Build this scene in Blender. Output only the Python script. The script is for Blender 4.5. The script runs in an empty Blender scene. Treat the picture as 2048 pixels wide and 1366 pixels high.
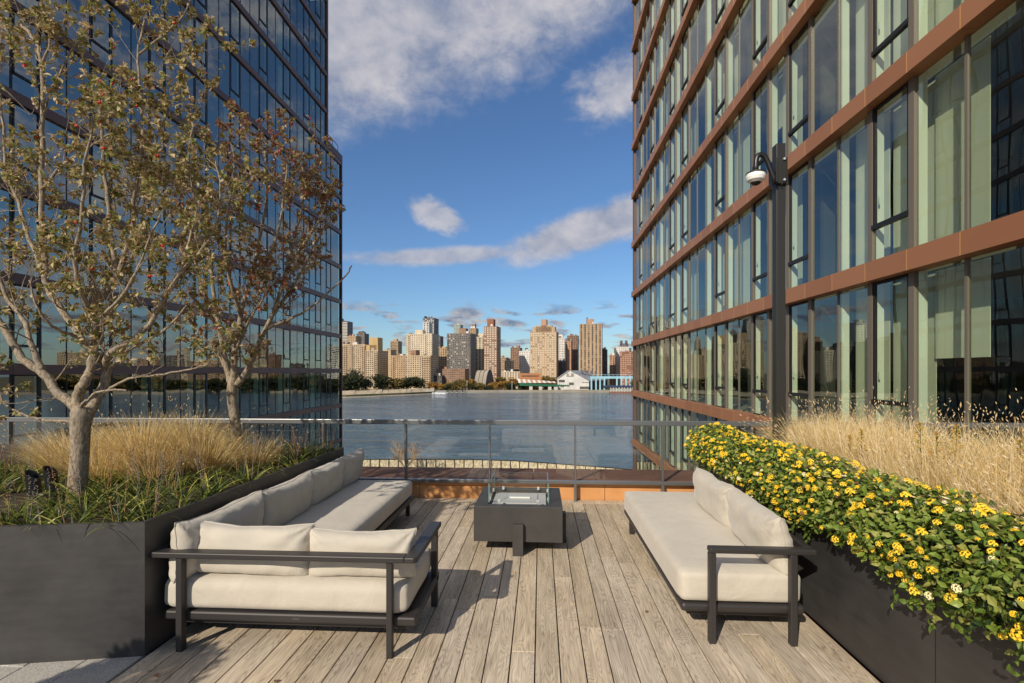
import bpy, bmesh, math, random
from mathutils import Vector, Matrix, noise as mnoise
R = math.radians
rnd = random.Random(7)
scene = bpy.context.scene

# ------------------------------------------------------------------ camera
F_PX, HZ, CX, CAM_H = 985.0, 743.0, 1024.0, 1.70
PSI = math.atan((1081.0 - CX) / F_PX)
CP, SP = math.cos(PSI), math.sin(PSI)
cam_data = bpy.data.cameras.new('camera')
cam = bpy.data.objects.new('camera', cam_data)
scene.collection.objects.link(cam)
cam.location = (0, 0, CAM_H)
cam.rotation_euler = (R(90), 0, PSI)
cam_data.sensor_width = 36.0
cam_data.lens = F_PX / 2048.0 * 36.0
cam_data.shift_y = (HZ - 683.0) / 2048.0
cam_data.clip_start = 0.05
cam_data.clip_end = 20000
scene.camera = cam

# ------------------------------------------------------------------ light
SUN_TO = Vector((-0.35, -0.635, 0.442)).normalized()      # towards the sun
SUN_EL = math.asin(SUN_TO.z)
SUN_AZ = math.atan2(SUN_TO.x, SUN_TO.y)
EXPOSURE = 0.08
SKY_STRENGTH = 0.10
sun_data = bpy.data.lights.new('sun', 'SUN')
sun_data.energy = 4.2
sun_data.angle = R(0.53)
sun_data.color = (1.0, 0.90, 0.76)
sun = bpy.data.objects.new('sun', sun_data)
scene.collection.objects.link(sun)
sun.rotation_euler = SUN_TO.to_track_quat('Z', 'Y').to_euler()
sun.location = (-20, -40, 40)
scene.view_settings.view_transform = 'Standard'
scene.view_settings.look = 'None'
scene.view_settings.exposure = EXPOSURE
scene.view_settings.gamma = 1.0
scene.view_settings.use_curve_mapping = False
scene.render.engine = 'CYCLES'
scene.cycles.max_bounces = 10
scene.cycles.transparent_max_bounces = 16
scene.cycles.use_denoising = True
scene.cycles.caustics_reflective = False
scene.cycles.caustics_refractive = False

def lin(c):
    c /= 255.0
    return c / 12.92 if c <= 0.04045 else ((c + 0.055) / 1.055) ** 2.4
def rgb(r, g, b):
    return (lin(r), lin(g), lin(b), 1.0)

# ---- node helpers
class NT:
    def __init__(self, tree):
        self.t = tree; self.n = tree.nodes; self.l = tree.links
    def new(self, typ, **kw):
        nd = self.n.new(typ)
        for k, v in kw.items():
            setattr(nd, k, v)
        return nd
    def put(self, sock, val):
        if isinstance(val, bpy.types.NodeSocket):
            self.l.new(val, sock)
        else:
            sock.default_value = val
    def math(self, op, a, b=None, c=None, clamp=False):
        nd = self.n.new('ShaderNodeMath'); nd.operation = op; nd.use_clamp = clamp
        self.put(nd.inputs[0], a)
        if b is not None: self.put(nd.inputs[1], b)
        if c is not None: self.put(nd.inputs[2], c)
        return nd.outputs[0]
    def noise(self, vec, scale, detail=4.0, rough=0.5, dist=0.0):
        nd = self.n.new('ShaderNodeTexNoise')
        if vec is not None: self.l.new(vec, nd.inputs['Vector'])
        nd.inputs['Scale'].default_value = scale
        nd.inputs['Detail'].default_value = detail
        nd.inputs['Roughness'].default_value = rough
        nd.inputs['Distortion'].default_value = dist
        return nd.outputs['Fac']
    def mapr(self, v, a, b, c=0.0, d=1.0, smooth=False):
        nd = self.n.new('ShaderNodeMapRange')
        if smooth: nd.interpolation_type = 'SMOOTHSTEP'
        self.put(nd.inputs[0], v)
        for i, x in enumerate((a, b, c, d)): self.put(nd.inputs[i + 1], x)
        return nd.outputs[0]
    def mix(self, fac, a, b, mode='MIX'):
        nd = self.n.new('ShaderNodeMix'); nd.data_type = 'RGBA'; nd.blend_type = mode
        self.put(nd.inputs[0], fac); self.put(nd.inputs[6], a); self.put(nd.inputs[7], b)
        return nd.outputs[2]
    def vscale(self, vec, s, loc=(0, 0, 0)):
        nd = self.n.new('ShaderNodeMapping')
        self.l.new(vec, nd.inputs['Vector'])
        nd.inputs['Scale'].default_value = s
        nd.inputs['Location'].default_value = loc
        return nd.outputs[0]

# ------------------------------------------------------------------ world: Nishita sky with cloud cover
world = bpy.data.worlds.new('World')
scene.world = world
world.use_nodes = True
def build_world():
    w = NT(world.node_tree)
    w.n.clear()
    out = w.new('ShaderNodeOutputWorld'); bg = w.new('ShaderNodeBackground')
    sky = w.new('ShaderNodeTexSky', sky_type='NISHITA')
    sky.sun_disc = False
    sky.sun_elevation = SUN_EL
    sky.sun_rotation = SUN_AZ
    sky.altitude = 30; sky.air_density = 1.15; sky.dust_density = 0.35; sky.ozone_density = 3.0
    tc = w.new('ShaderNodeTexCoord')
    sep = w.new('ShaderNodeSeparateXYZ')
    w.l.new(tc.outputs['Generated'], sep.inputs[0])
    x, y, z = sep.outputs
    az = w.math('MULTIPLY', w.math('ARCTAN2', x, y), 57.29578)
    el = w.math('MULTIPLY', w.math('ARCSINE', z), 57.29578)
    comb = w.new('ShaderNodeCombineXYZ')
    w.put(comb.inputs[0], az); w.put(comb.inputs[1], el)
    ang = comb.outputs[0]
    def nz(sx, sy, detail=5, rough=0.55, loc=(0, 0, 0)):
        return w.noise(w.vscale(ang, (sx, sy, 1), loc), 1.0, detail, rough, 0.3)
    big = nz(0.045, 0.075, 4)
    mid = nz(0.13, 0.20, 6, 0.6, (3.1, 0, 0))
    fine = nz(0.42, 0.62, 6, 0.62, (7.7, 2, 0))
    wisp = nz(0.25, 0.9, 6, 0.65, (1.7, 5, 0))
    bumpy = w.math('ADD', w.math('MULTIPLY', w.math('SUBTRACT', mid, 0.5), 1.3), w.math('MULTIPLY', w.math('SUBTRACT', fine, 0.5), 0.9))
    def angles(px, py):
        u = (px - CX) / F_PX; v = (HZ - py) / F_PX
        X = u * CP - SP; Y = CP + u * SP
        return math.degrees(math.atan2(X, Y)), math.degrees(math.atan2(v, math.hypot(X, Y)))
    def ellipse(px, py, rx, ry, rot, amp, soft=0.55, nfield=None):
        a0, e0 = angles(px, py)
        k = 0.0497
        da = w.math('SUBTRACT', az, a0); de = w.math('SUBTRACT', el, e0)
        c, s = math.cos(R(rot)), math.sin(R(rot))
        p = w.math('ADD', w.math('MULTIPLY', da, c), w.math('MULTIPLY', de, s))
        q = w.math('SUBTRACT', w.math('MULTIPLY', de, c), w.math('MULTIPLY', da, s))
        p = w.math('DIVIDE', p, rx * k); q = w.math('DIVIDE', q, ry * k)
        d = w.math('SQRT', w.math('ADD', w.math('MULTIPLY', p, p), w.math('MULTIPLY', q, q)))
        v = w.math('ADD', w.math('SUBTRACT', 1.0, d), w.math('MULTIPLY', nfield or bumpy, amp))
        return w.mapr(v, 0.0, soft, 0.0, 1.0, True)
    def vmax(*a):
        r = a[0]
        for b in a[1:]: r = w.math('MAXIMUM', r, b)
        return r
    wispn = w.math('MULTIPLY', w.math('SUBTRACT', wisp, 0.5), 2.0)
    # the high bank: everything above a slanting edge, broken up by noise, going on overhead
    a1, e1 = angles(660, 285); a2, e2 = angles(1150, 105)
    slope = (e2 - e1) / (a2 - a1)
    edge = w.math('SUBTRACT', el, w.math('ADD', e1, w.math('MULTIPLY', w.math('SUBTRACT', az, a1), slope)))
    edge = w.math('ADD', edge, w.math('MULTIPLY', bumpy, 4.6))
    bank = w.mapr(edge, -1.6, 5.4, 0.0, 0.96, True)
    thin = w.mapr(w.math('ADD', w.math('MULTIPLY', big, 0.6), w.math('MULTIPLY', mid, 0.4)), 0.34, 0.52, 0.62, 1.0, True)
    bank = w.math('MULTIPLY', bank, thin)
    # broken fair-weather cloud over the rest of the sky, right and left of the gap
    side = w.mapr(w.math('ABSOLUTE', w.math('ADD', az, 6.0)), 17.0, 34.0, 0.0, 1.0, True)
    field = w.mapr(w.math('ADD', w.math('MULTIPLY', mid, 0.65), w.math('MULTIPLY', fine, 0.35)), 0.46, 0.62, 0.0, 0.85, True)
    field = w.math('MULTIPLY', field, side)
    white = vmax(bank, w.math('MULTIPLY', field, 0.9),
                 w.math('MULTIPLY', ellipse(1260, 165, 165, 88, 12, 0.9, 0.8), 0.9),
                 w.math('MULTIPLY', ellipse(1190, 455, 290, 56, 15, 0.5, 0.5), 0.95),
                 w.math('MULTIPLY', ellipse(890, 512, 270, 25, 4, 0.55, 0.6), 0.85),
                 w.math('MULTIPLY', ellipse(873, 430, 86, 36, -20, 0.9, 0.6), 0.85))
    # flat-bottomed grey clouds low over the far shore
    lown = nz(0.20, 0.85, 5, 0.55, (11.3, 0.4, 0))
    lowband = w.math('MULTIPLY', w.mapr(el, 1.0, 2.5, 0.0, 1.0, True), w.mapr(el, 6.0, 8.6, 1.0, 0.0, True))
    low = w.math('MULTIPLY', w.mapr(lown, 0.50, 0.62, 0.0, 0.95, True), lowband)
    low = vmax(low, w.math('MULTIPLY', ellipse(932, 628, 48, 20, 0, 0.6, 0.5), 0.9),
               w.math('MULTIPLY', ellipse(1016, 646, 60, 12, -4, 0.6, 0.5), 0.9))
    K = SKY_STRENGTH
    def sc(r, g, b, m=1.0):
        return tuple(lin(v) * m / K for v in (r, g, b)) + (1.0,)
    wc = w.mix(w.mapr(w.math('ADD', mid, w.math('MULTIPLY', fine, 0.4)), 0.5, 0.9), sc(144, 152, 172), sc(200, 197, 202))
    lc = w.mix(w.mapr(w.math('ADD', fine, w.math('MULTIPLY', mid, 0.3)), 0.52, 0.85), sc(112, 126, 152), sc(205, 196, 190))
    skyc = w.mix(1.0, sky.outputs[0], (0.66, 0.84, 1.06, 1.0), 'MULTIPLY')
    col = w.mix(white, skyc, wc)
    col = w.mix(low, col, lc)
    w.l.new(col, bg.inputs['Color'])
    bg.inputs['Strength'].default_value = K
    w.l.new(bg.outputs[0], out.inputs[0])
build_world()

# ------------------------------------------------------------------ pixel helpers (a pixel is only a direction)
def ray(px, py):
    u = (px - CX) / F_PX; v = (HZ - py) / F_PX
    return Vector((u * CP - SP, CP + u * SP, v))
def atY(px, py, Y):
    r = ray(px, py); return r * (Y / r.y) + Vector((0, 0, CAM_H))
def atZ(px, py, z):
    r = ray(px, py); return r * ((z - CAM_H) / r.z) + Vector((0, 0, CAM_H))

# ------------------------------------------------------------------ materials
MATS = {}
def mat(name, col, rough=0.6, metal=0.0, spec=0.5):
    m = bpy.data.materials.new(name); m.use_nodes = True
    w = NT(m.node_tree)
    b = w.n['Principled BSDF']
    b.inputs['Base Color'].default_value = col
    b.inputs['Roughness'].default_value = rough
    b.inputs['Metallic'].default_value = metal
    b.inputs['Specular IOR Level'].default_value = spec
    MATS[name] = m
    return m, w, b
def objco(w):
    return w.new('ShaderNodeTexCoord').outputs['Object']
def geopos(w):
    return w.new('ShaderNodeNewGeometry').outputs['Position']
def orand(w):
    return w.new('ShaderNodeObjectInfo').outputs['Random']
def bump(w, b, h, strength, dist=0.01):
    nd = w.new('ShaderNodeBump')
    nd.inputs['Strength'].default_value = strength
    nd.inputs['Distance'].default_value = dist
    w.l.new(h, nd.inputs['Height'])
    w.l.new(nd.outputs[0], b.inputs['Normal'])
def hsv(w, col, h=0.5, s=1.0, v=1.0):
    nd = w.new('ShaderNodeHueSaturation')
    w.put(nd.inputs['Hue'], h); w.put(nd.inputs['Saturation'], s); w.put(nd.inputs['Value'], v)
    w.put(nd.inputs['Color'], col)
    return nd.outputs[0]

def make_materials():
    # weathered hardwood decking
    m, w, b = mat('deck_wood', rgb(170, 155, 135), 0.75)
    pos = geopos(w); r = orand(w)
    off = w.new('ShaderNodeCombineXYZ')
    w.put(off.inputs[0], w.math('MULTIPLY', r, 37.0)); w.put(off.inputs[1], w.math('MULTIPLY', r, 91.0))
    add = w.new('ShaderNodeVectorMath', operation='ADD')
    w.l.new(pos, add.inputs[0]); w.l.new(off.outputs[0], add.inputs[1])
    p = add.outputs[0]
    grain = w.noise(w.vscale(p, (95, 3.2, 40)), 1.0, 6, 0.62, 0.6)
    # cathedral figure: rings of a stretched field
    fld = w.noise(w.vscale(p, (9, 1.15, 6)), 1.0, 2, 0.45, 0.4)
    rings = w.math('ABSOLUTE', w.math('SINE', w.math('MULTIPLY', fld, 95.0)))
    rings = w.math('POWER', rings, 0.6)
    blot = w.noise(w.vscale(p, (5, 1.6, 5)), 1.0, 4, 0.6)
    tone = w.math('ADD', w.math('MULTIPLY', grain, 0.62), w.math('ADD', w.math('MULTIPLY', rings, 0.20), w.math('MULTIPLY', blot, 0.42)))
    c = w.mix(w.mapr(tone, 0.40, 0.86), rgb(122, 108, 92), rgb(226, 212, 190))
    tint = w.mix(r, rgb(254, 244, 224), rgb(255, 249, 236))
    c = w.mix(1.0, c, tint, 'MULTIPLY')
    c = hsv(w, c, 0.5, w.mapr(r, 0, 1, 0.7, 1.0), w.mapr(w.math('FRACT', w.math('MULTIPLY', r, 7.31)), 0, 1, 0.86, 1.08))
    spots = w.mapr(w.noise(w.vscale(pos, (14, 9, 9)), 1.0, 3, 0.5), 0.72, 0.79)
    c = w.mix(w.math('MULTIPLY', spots, 0.45), c, rgb(96, 84, 74))
    w.l.new(c, b.inputs['Base Color'])
    bump(w, b, w.math('ADD', grain, w.math('MULTIPLY', rings, 0.25)), 0.35, 0.002)
    mat('deck_under', rgb(28, 25, 22), 0.9)
    # cream outdoor fabric
    m, w, b = mat('fabric', rgb(226, 216, 203), 0.85, 0, 0.25)
    o = objco(w)
    fine = w.noise(o, 420, 2, 0.6); soft = w.noise(o, 5.5, 4, 0.55, 0.6); mid = w.noise(o, 38, 3, 0.55)
    c = w.mix(w.mapr(soft, 0.3, 0.7), rgb(190, 182, 166), rgb(201, 193, 177))
    c = w.mix(w.mapr(fine, 0.35, 0.65, 0.0, 0.25), c, rgb(174, 166, 151))
    w.l.new(c, b.inputs['Base Color'])
    b.inputs['Sheen Weight'].default_value = 0.25
    bump(w, b, w.math('ADD', w.math('MULTIPLY', soft, 1.0), w.math('ADD', w.math('MULTIPLY', fine, 0.05), w.math('MULTIPLY', mid, 0.08))), 0.5, 0.02)
    mat('fabric_tag', rgb(235, 232, 226), 0.7)
    m, w, b = mat('dark_metal', rgb(58, 55, 54), 0.45, 0.25)
    n = w.noise(objco(w), 300, 2); bump(w, b, n, 0.08, 0.001)
    m, w, b = mat('planter_steel', rgb(78, 76, 76), 0.5, 0.15, 0.5)
    o = geopos(w)
    n = w.noise(o, 3.0, 5, 0.6); n2 = w.noise(w.vscale(o, (4, 4, 25)), 1.0, 4)
    c = w.mix(w.mapr(w.math('ADD', n, w.math('MULTIPLY', n2, 0.5)), 0.5, 0.95), rgb(56, 54, 54), rgb(72, 70, 68))
    w.l.new(c, b.inputs['Base Color'])
    w.l.new(w.mapr(n, 0.3, 0.7, 0.42, 0.6), b.inputs['Roughness'])
    m, w, b = mat('firepit_concrete', rgb(86, 82, 80), 0.6)
    n = w.noise(objco(w), 6, 5, 0.6); n2 = w.noise(objco(w), 180, 3)
    w.l.new(w.mix(w.mapr(n, 0.3, 0.7), rgb(57, 55, 52), rgb(68, 65, 61)), b.inputs['Base Color'])
    bump(w, b, n2, 0.1, 0.001)
    mat('burner_plate', rgb(190, 188, 184), 0.5, 0.1)
    mat('burner_slot', rgb(238, 236, 230), 0.4, 0.0)
    mat('clip', rgb(225, 225, 220), 0.35, 0.6)
    # bronze cladding
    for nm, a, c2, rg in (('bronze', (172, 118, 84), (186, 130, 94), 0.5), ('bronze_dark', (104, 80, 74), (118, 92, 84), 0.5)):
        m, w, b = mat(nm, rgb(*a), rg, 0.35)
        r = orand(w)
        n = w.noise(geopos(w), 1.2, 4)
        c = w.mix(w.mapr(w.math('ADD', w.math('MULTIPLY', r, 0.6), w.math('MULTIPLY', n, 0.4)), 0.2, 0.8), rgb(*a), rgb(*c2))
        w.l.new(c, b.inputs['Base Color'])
    m, w, b = mat('kerb_orange', rgb(188, 132, 84), 0.5, 0.2)
    n = w.noise(geopos(w), 4, 4)
    w.l.new(w.mix(w.mapr(n, 0.3, 0.7), rgb(206, 146, 90), rgb(222, 164, 108)), b.inputs['Base Color'])
    mat('joint_strip', rgb(215, 170, 110), 0.4, 0.4)
    m, w, b = mat('coping', rgb(104, 78, 68), 0.75, 0.0, 0.25)
    n = w.noise(geopos(w), 2.2, 5)
    w.l.new(w.mix(w.mapr(n, 0.3, 0.7), rgb(112, 80, 68), rgb(134, 98, 84)), b.inputs['Base Color'])
    mat('mullion', rgb(118, 110, 98), 0.45, 0.15)
    mat('mullion_dark', rgb(38, 36, 36), 0.45, 0.3)
    mat('rail_metal', rgb(128, 130, 130), 0.35, 0.6)
    mat('pole_metal', rgb(50, 48, 42), 0.4, 0.2)
    mat('white_plastic', rgb(235, 235, 232), 0.4)
    mat('black_plastic', rgb(28, 28, 30), 0.35)
    # interiors
    mat('interior_white', rgb(232, 230, 222), 0.8)
    mat('interior_wall', rgb(128, 124, 116), 0.85)
    mat('interior_dark', rgb(62, 60, 57), 0.9)
    m, w, b = mat('blind', rgb(236, 232, 220), 0.85)
    r = orand(w)
    w.l.new(w.mix(r, rgb(206, 202, 186), rgb(232, 229, 220)), b.inputs['Base Color'])
    mat('handle_white', rgb(232, 236, 230), 0.4)
    # glass: clear tinted body plus mirror reflection by angle of incidence
    def glass(nm, tint, ior, gtint=(1, 1, 1, 1), wav=0.0):
        m = bpy.data.materials.new(nm); m.use_nodes = True
        w = NT(m.node_tree); w.n.clear()
        out = w.new('ShaderNodeOutputMaterial')
        tr = w.new('ShaderNodeBsdfTransparent'); tr.inputs[0].default_value = tint
        gl = w.new('ShaderNodeBsdfGlossy'); gl.inputs['Roughness'].default_value = 0.0; gl.inputs['Color'].default_value = gtint
        fr = w.new('ShaderNodeFresnel'); fr.inputs['IOR'].default_value = ior
        if wav > 0:
            r = orand(w)
            off = w.new('ShaderNodeCombineXYZ')
            w.put(off.inputs[1], w.math('MULTIPLY', r, 40.0)); w.put(off.inputs[2], w.math('MULTIPLY', r, 17.0))
            add = w.new('ShaderNodeVectorMath', operation='ADD')
            w.l.new(geopos(w), add.inputs[0]); w.l.new(off.outputs[0], add.inputs[1])
            n = w.noise(w.vscale(add.outputs[0], (0.8, 0.8, 0.5)), 1.0, 1.0, 0.4)
            bp = w.new('ShaderNodeBump'); bp.inputs['Strength'].default_value = wav; bp.inputs['Distance'].default_value = 0.02
            w.l.new(n, bp.inputs['Height']); w.l.new(bp.outputs[0], gl.inputs['Normal'])
        mx = w.new('ShaderNodeMixShader')
        bk = w.new('ShaderNodeNewGeometry').outputs['Backfacing']      # the outer face mirrors, the inner face only passes light
        fac = w.math('MULTIPLY', fr.outputs[0], w.math('SUBTRACT', 1.0, bk))
        w.l.new(fac, mx.inputs[0]); w.l.new(tr.outputs[0], mx.inputs[1]); w.l.new(gl.outputs[0], mx.inputs[2])
        w.l.new(mx.outputs[0], out.inputs[0])
        MATS[nm] = m
    glass('facade_glass', (0.87, 0.925, 0.855, 1), 2.15, (0.92, 1.0, 0.97, 1), 0.35)
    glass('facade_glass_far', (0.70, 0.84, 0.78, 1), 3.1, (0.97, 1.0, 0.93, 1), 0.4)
    glass('rail_glass', (0.955, 0.98, 0.97, 1), 2.1, (1, 1, 1, 1))
    glass('guard_glass', (0.97, 0.985, 0.975, 1), 1.5)
    mat('glass_edge', rgb(112, 140, 134), 0.3)
    # vegetation
    def leaf(nm, c1, c2, trans=0.35, rough=0.5):
        m = bpy.data.materials.new(nm); m.use_nodes = True
        w = NT(m.node_tree); b = w.n['Principled BSDF']; out = w.n['Material Output']
        n = w.noise(geopos(w), 9.0, 3)
        c = w.mix(w.mapr(n, 0.3, 0.7), rgb(*c1), rgb(*c2))
        w.l.new(c, b.inputs['Base Color']); b.inputs['Roughness'].default_value = rough
        b.inputs['Specular IOR Level'].default_value = 0.35
        tl = w.new('ShaderNodeBsdfTranslucent'); w.l.new(c, tl.inputs[0])
        mx = w.new('ShaderNodeMixShader'); mx.inputs[0].default_value = trans
        w.l.new(b.outputs[0], mx.inputs[1]); w.l.new(tl.outputs[0], mx.inputs[2])
        w.l.new(mx.outputs[0], out.inputs[0])
        MATS[nm] = m
    leaf('leaf_olive', (150, 140, 82), (176, 162, 104))
    leaf('leaf_tan', (196, 174, 132), (216, 196, 156))
    leaf('leaf_brown', (134, 100, 74), (158, 124, 94))
    leaf('leaf_green', (116, 124, 60), (142, 146, 78))
    leaf('leaf_red', (158, 84, 68), (180, 106, 86))
    leaf('leaf_russet', (146, 108, 86), (174, 132, 106))
    leaf('hedge_a', (86, 110, 40), (108, 130, 54), 0.25, 0.38)
    leaf('hedge_b', (116, 138, 54), (142, 158, 72), 0.25, 0.38)
    leaf('hedge_c', (46, 66, 32), (60, 82, 38), 0.2, 0.38)
    leaf('hedge_d', (150, 156, 76), (168, 168, 92), 0.3, 0.4)
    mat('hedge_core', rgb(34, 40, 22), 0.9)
    leaf('petal_a', (250, 210, 52), (252, 222, 76), 0.15, 0.6)
    leaf('petal_b', (246, 204, 48), (250, 216, 66), 0.15, 0.6)
    leaf('petal_c', (244, 232, 170), (248, 240, 196), 0.15, 0.6)
    leaf('straw_a', (232, 204, 142), (242, 216, 160), 0.3, 0.6)
    leaf('straw_b', (214, 184, 114), (228, 200, 132), 0.3, 0.6)
    leaf('straw_c', (240, 222, 180), (246, 230, 196), 0.3, 0.6)
    leaf('straw_d', (168, 150, 78), (186, 166, 90), 0.3, 0.6)
    leaf('strap_a', (104, 120, 46), (132, 144, 62), 0.25, 0.4)
    leaf('strap_b', (50, 66, 28), (70, 86, 36), 0.2, 0.4)
    leaf('strap_c', (184, 180, 84), (204, 196, 108), 0.3, 0.4)
    leaf('spike', (150, 114, 78), (176, 136, 96), 0.1, 0.8)
    leaf('spike_grey', (132, 118, 112), (150, 134, 128), 0.1, 0.8)
    leaf('goldenrod', (184, 140, 50), (204, 160, 62), 0.2, 0.7)
    mat('berry', rgb(196, 36, 34), 0.35)
    m, w, b = mat('bark', rgb(140, 124, 104), 0.9)
    n = w.noise(w.vscale(objco(w), (70, 70, 26)), 1.0, 5, 0.7); n2 = w.noise(objco(w), 9, 3)
    c = w.mix(w.mapr(n, 0.38, 0.62), rgb(92, 80, 66), rgb(176, 158, 132))
    c = w.mix(w.mapr(n2, 0.4, 0.7, 0.0, 0.5), c, rgb(150, 142, 128))
    w.l.new(c, b.inputs['Base Color']); bump(w, b, n, 0.7, 0.006)
    m, w, b = mat('bark_wet', rgb(176, 140, 90), 0.9)
    n = w.noise(objco(w), 30, 4)
    w.l.new(w.mix(n, rgb(158, 124, 78), rgb(190, 154, 104)), b.inputs['Base Color'])
    m, w, b = mat('soil', rgb(64, 48, 36), 0.95)
    n = w.noise(geopos(w), 40, 5, 0.7)
    w.l.new(w.mix(w.mapr(n, 0.35, 0.65), rgb(40, 30, 24), rgb(88, 66, 48)), b.inputs['Base Color']); bump(w, b, n, 0.9, 0.02)
    m, w, b = mat('paver', rgb(178, 172, 160), 0.85)
    n = w.noise(geopos(w), 160, 3, 0.7); n2 = w.noise(geopos(w), 4, 4)
    c = w.mix(w.mapr(n, 0.4, 0.62), rgb(150, 146, 138), rgb(205, 200, 190))
    c = w.mix(w.mapr(n2, 0.3, 0.7, 0, 0.35), c, rgb(160, 152, 140))
    w.l.new(c, b.inputs['Base Color']); bump(w, b, n, 0.2, 0.002)
    # far things
    m, w, b = mat('water', rgb(38, 56, 68), 0.14, 0, 0.5)
    p = geopos(w)
    rip = w.noise(w.vscale(p, (0.30, 0.40, 1)), 1.0, 4, 0.6, 0.3)
    chop = w.noise(w.vscale(p, (0.085, 0.13, 1)), 1.0, 3, 0.6, 0.3)
    swl = w.noise(w.vscale(p, (0.016, 0.04, 1)), 1.0, 4, 0.6, 0.6)
    pat = w.noise(w.vscale(p, (0.004, 0.014, 1)), 1.0, 5, 0.6, 0.9)
    w.l.new(w.mix(w.mapr(pat, 0.38, 0.62), rgb(58, 86, 104), rgb(92, 116, 128)), b.inputs['Base Color'])
    w.l.new(w.mapr(w.math('ADD', w.math('MULTIPLY', chop, 0.5), w.math('ADD', w.math('MULTIPLY', swl, 0.8), w.math('MULTIPLY', pat, 0.8))), 0.85, 1.3, 0.03, 0.20), b.inputs['Roughness'])
    bump(w, b, w.math('ADD', w.math('ADD', rip, w.math('MULTIPLY', chop, 2.6)), w.math('MULTIPLY', swl, 3.0)), 1.0, 0.75)
    m, w, b = mat('bank_earth', rgb(150, 134, 112), 0.95)
    n = w.noise(geopos(w), 0.25, 5, 0.7); n2 = w.noise(geopos(w), 1.2, 3, 0.7)
    w.l.new(w.mix(w.mapr(w.math('ADD', n, w.math('MULTIPLY', n2, 0.4)), 0.5, 0.9), rgb(150, 136, 112), rgb(204, 186, 156)), b.inputs['Base Color'])
    m, w, b = mat('park_ground', rgb(96, 92, 66), 0.95)
    n = w.noise(geopos(w), 0.04, 4, 0.6)
    w.l.new(w.mix(w.mapr(n, 0.35, 0.65), rgb(74, 82, 52), rgb(120, 110, 88)), b.inputs['Base Color'])
    m, w, b = mat('esplanade', rgb(170, 160, 142), 0.9)
    n = w.noise(geopos(w), 0.8, 4, 0.6)
    w.l.new(w.mix(w.mapr(n, 0.35, 0.65), rgb(150, 140, 122), rgb(186, 174, 154)), b.inputs['Base Color'])
    m, w, b = mat('stone_wall', rgb(206, 190, 158), 0.9)
    n = w.noise(w.vscale(geopos(w), (2.5, 2.5, 1.0)), 1.0, 5, 0.7)
    w.l.new(w.mix(w.mapr(n, 0.38, 0.6), rgb(150, 130, 100), rgb(222, 208, 178)), b.inputs['Base Color'])
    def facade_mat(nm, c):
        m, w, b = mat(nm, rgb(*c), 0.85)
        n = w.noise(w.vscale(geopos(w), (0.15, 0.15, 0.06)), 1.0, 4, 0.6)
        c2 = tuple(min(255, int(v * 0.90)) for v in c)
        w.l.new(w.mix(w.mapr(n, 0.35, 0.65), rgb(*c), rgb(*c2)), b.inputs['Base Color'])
    for nm, c in dict(beige=(206, 182, 148), tan=(188, 160, 126), brown=(146, 112, 92), brick=(156, 124, 100), cream=(220, 204, 176),
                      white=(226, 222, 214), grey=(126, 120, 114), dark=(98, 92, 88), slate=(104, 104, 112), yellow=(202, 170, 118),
                      pink=(190, 150, 124), green=(176, 190, 180), redbrown=(150, 100, 76), roofgrey=(150, 154, 158), skyblue=(160, 206, 220),
                      concrete=(160, 150, 134), orange=(180, 124, 80), pierwhite=(206, 200, 186), greenpaint=(40, 104, 74), navy=(50, 66, 96)).items():
        facade_mat('f_' + nm, c)
    mat('win_dark', rgb(58, 58, 62), 0.25, 0, 0.6)
    mat('win_mid', rgb(112, 104, 96), 0.3, 0, 0.6)
    mat('win_light', rgb(206, 196, 176), 0.4, 0, 0.5)
    leaf('far_green', (52, 60, 34), (76, 82, 46), 0.15, 0.8)
    leaf('far_dark', (38, 46, 30), (54, 60, 38), 0.15, 0.8)
    leaf('far_orange', (150, 110, 52), (180, 130, 60), 0.15, 0.8)
    leaf('far_amber', (120, 104, 56), (148, 122, 62), 0.15, 0.8)
    mat('boat_white', rgb(228, 228, 226), 0.5)
    mat('pile', rgb(70, 62, 54), 0.9)
make_materials()

# ------------------------------------------------------------------ object helpers
COL = scene.collection
def wl(o):
    v = Vector((0, 0, 0))
    while o is not None:
        v += o.location; o = o.parent
    return v
def tag(o, label=None, cat=None, group=None, kind=None):
    if label: o['label'] = label
    if cat: o['category'] = cat
    if group: o['group'] = group
    if kind: o['kind'] = kind
    return o
def empty(name, loc=(0, 0, 0)):
    o = bpy.data.objects.new(name, None); COL.objects.link(o)
    o.location = loc; o.empty_display_size = 0.2
    return o
def thing(name, loc, label, cat, group=None):
    return tag(empty(name, loc), label, cat, group)
def inst(name, mesh, parent, loc, rot=None, scale=None, mtx=None):
    o = bpy.data.objects.new(name, mesh); COL.objects.link(o)
    o.parent = parent
    off = wl(parent) if parent else Vector((0, 0, 0))
    if mtx is not None:
        m = mtx.copy(); m.translation = m.translation - off
        o.matrix_local = m
    else:
        o.location = Vector(loc) - off
        if rot: o.rotation_euler = rot
        if scale: o.scale = scale
    return o
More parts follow.
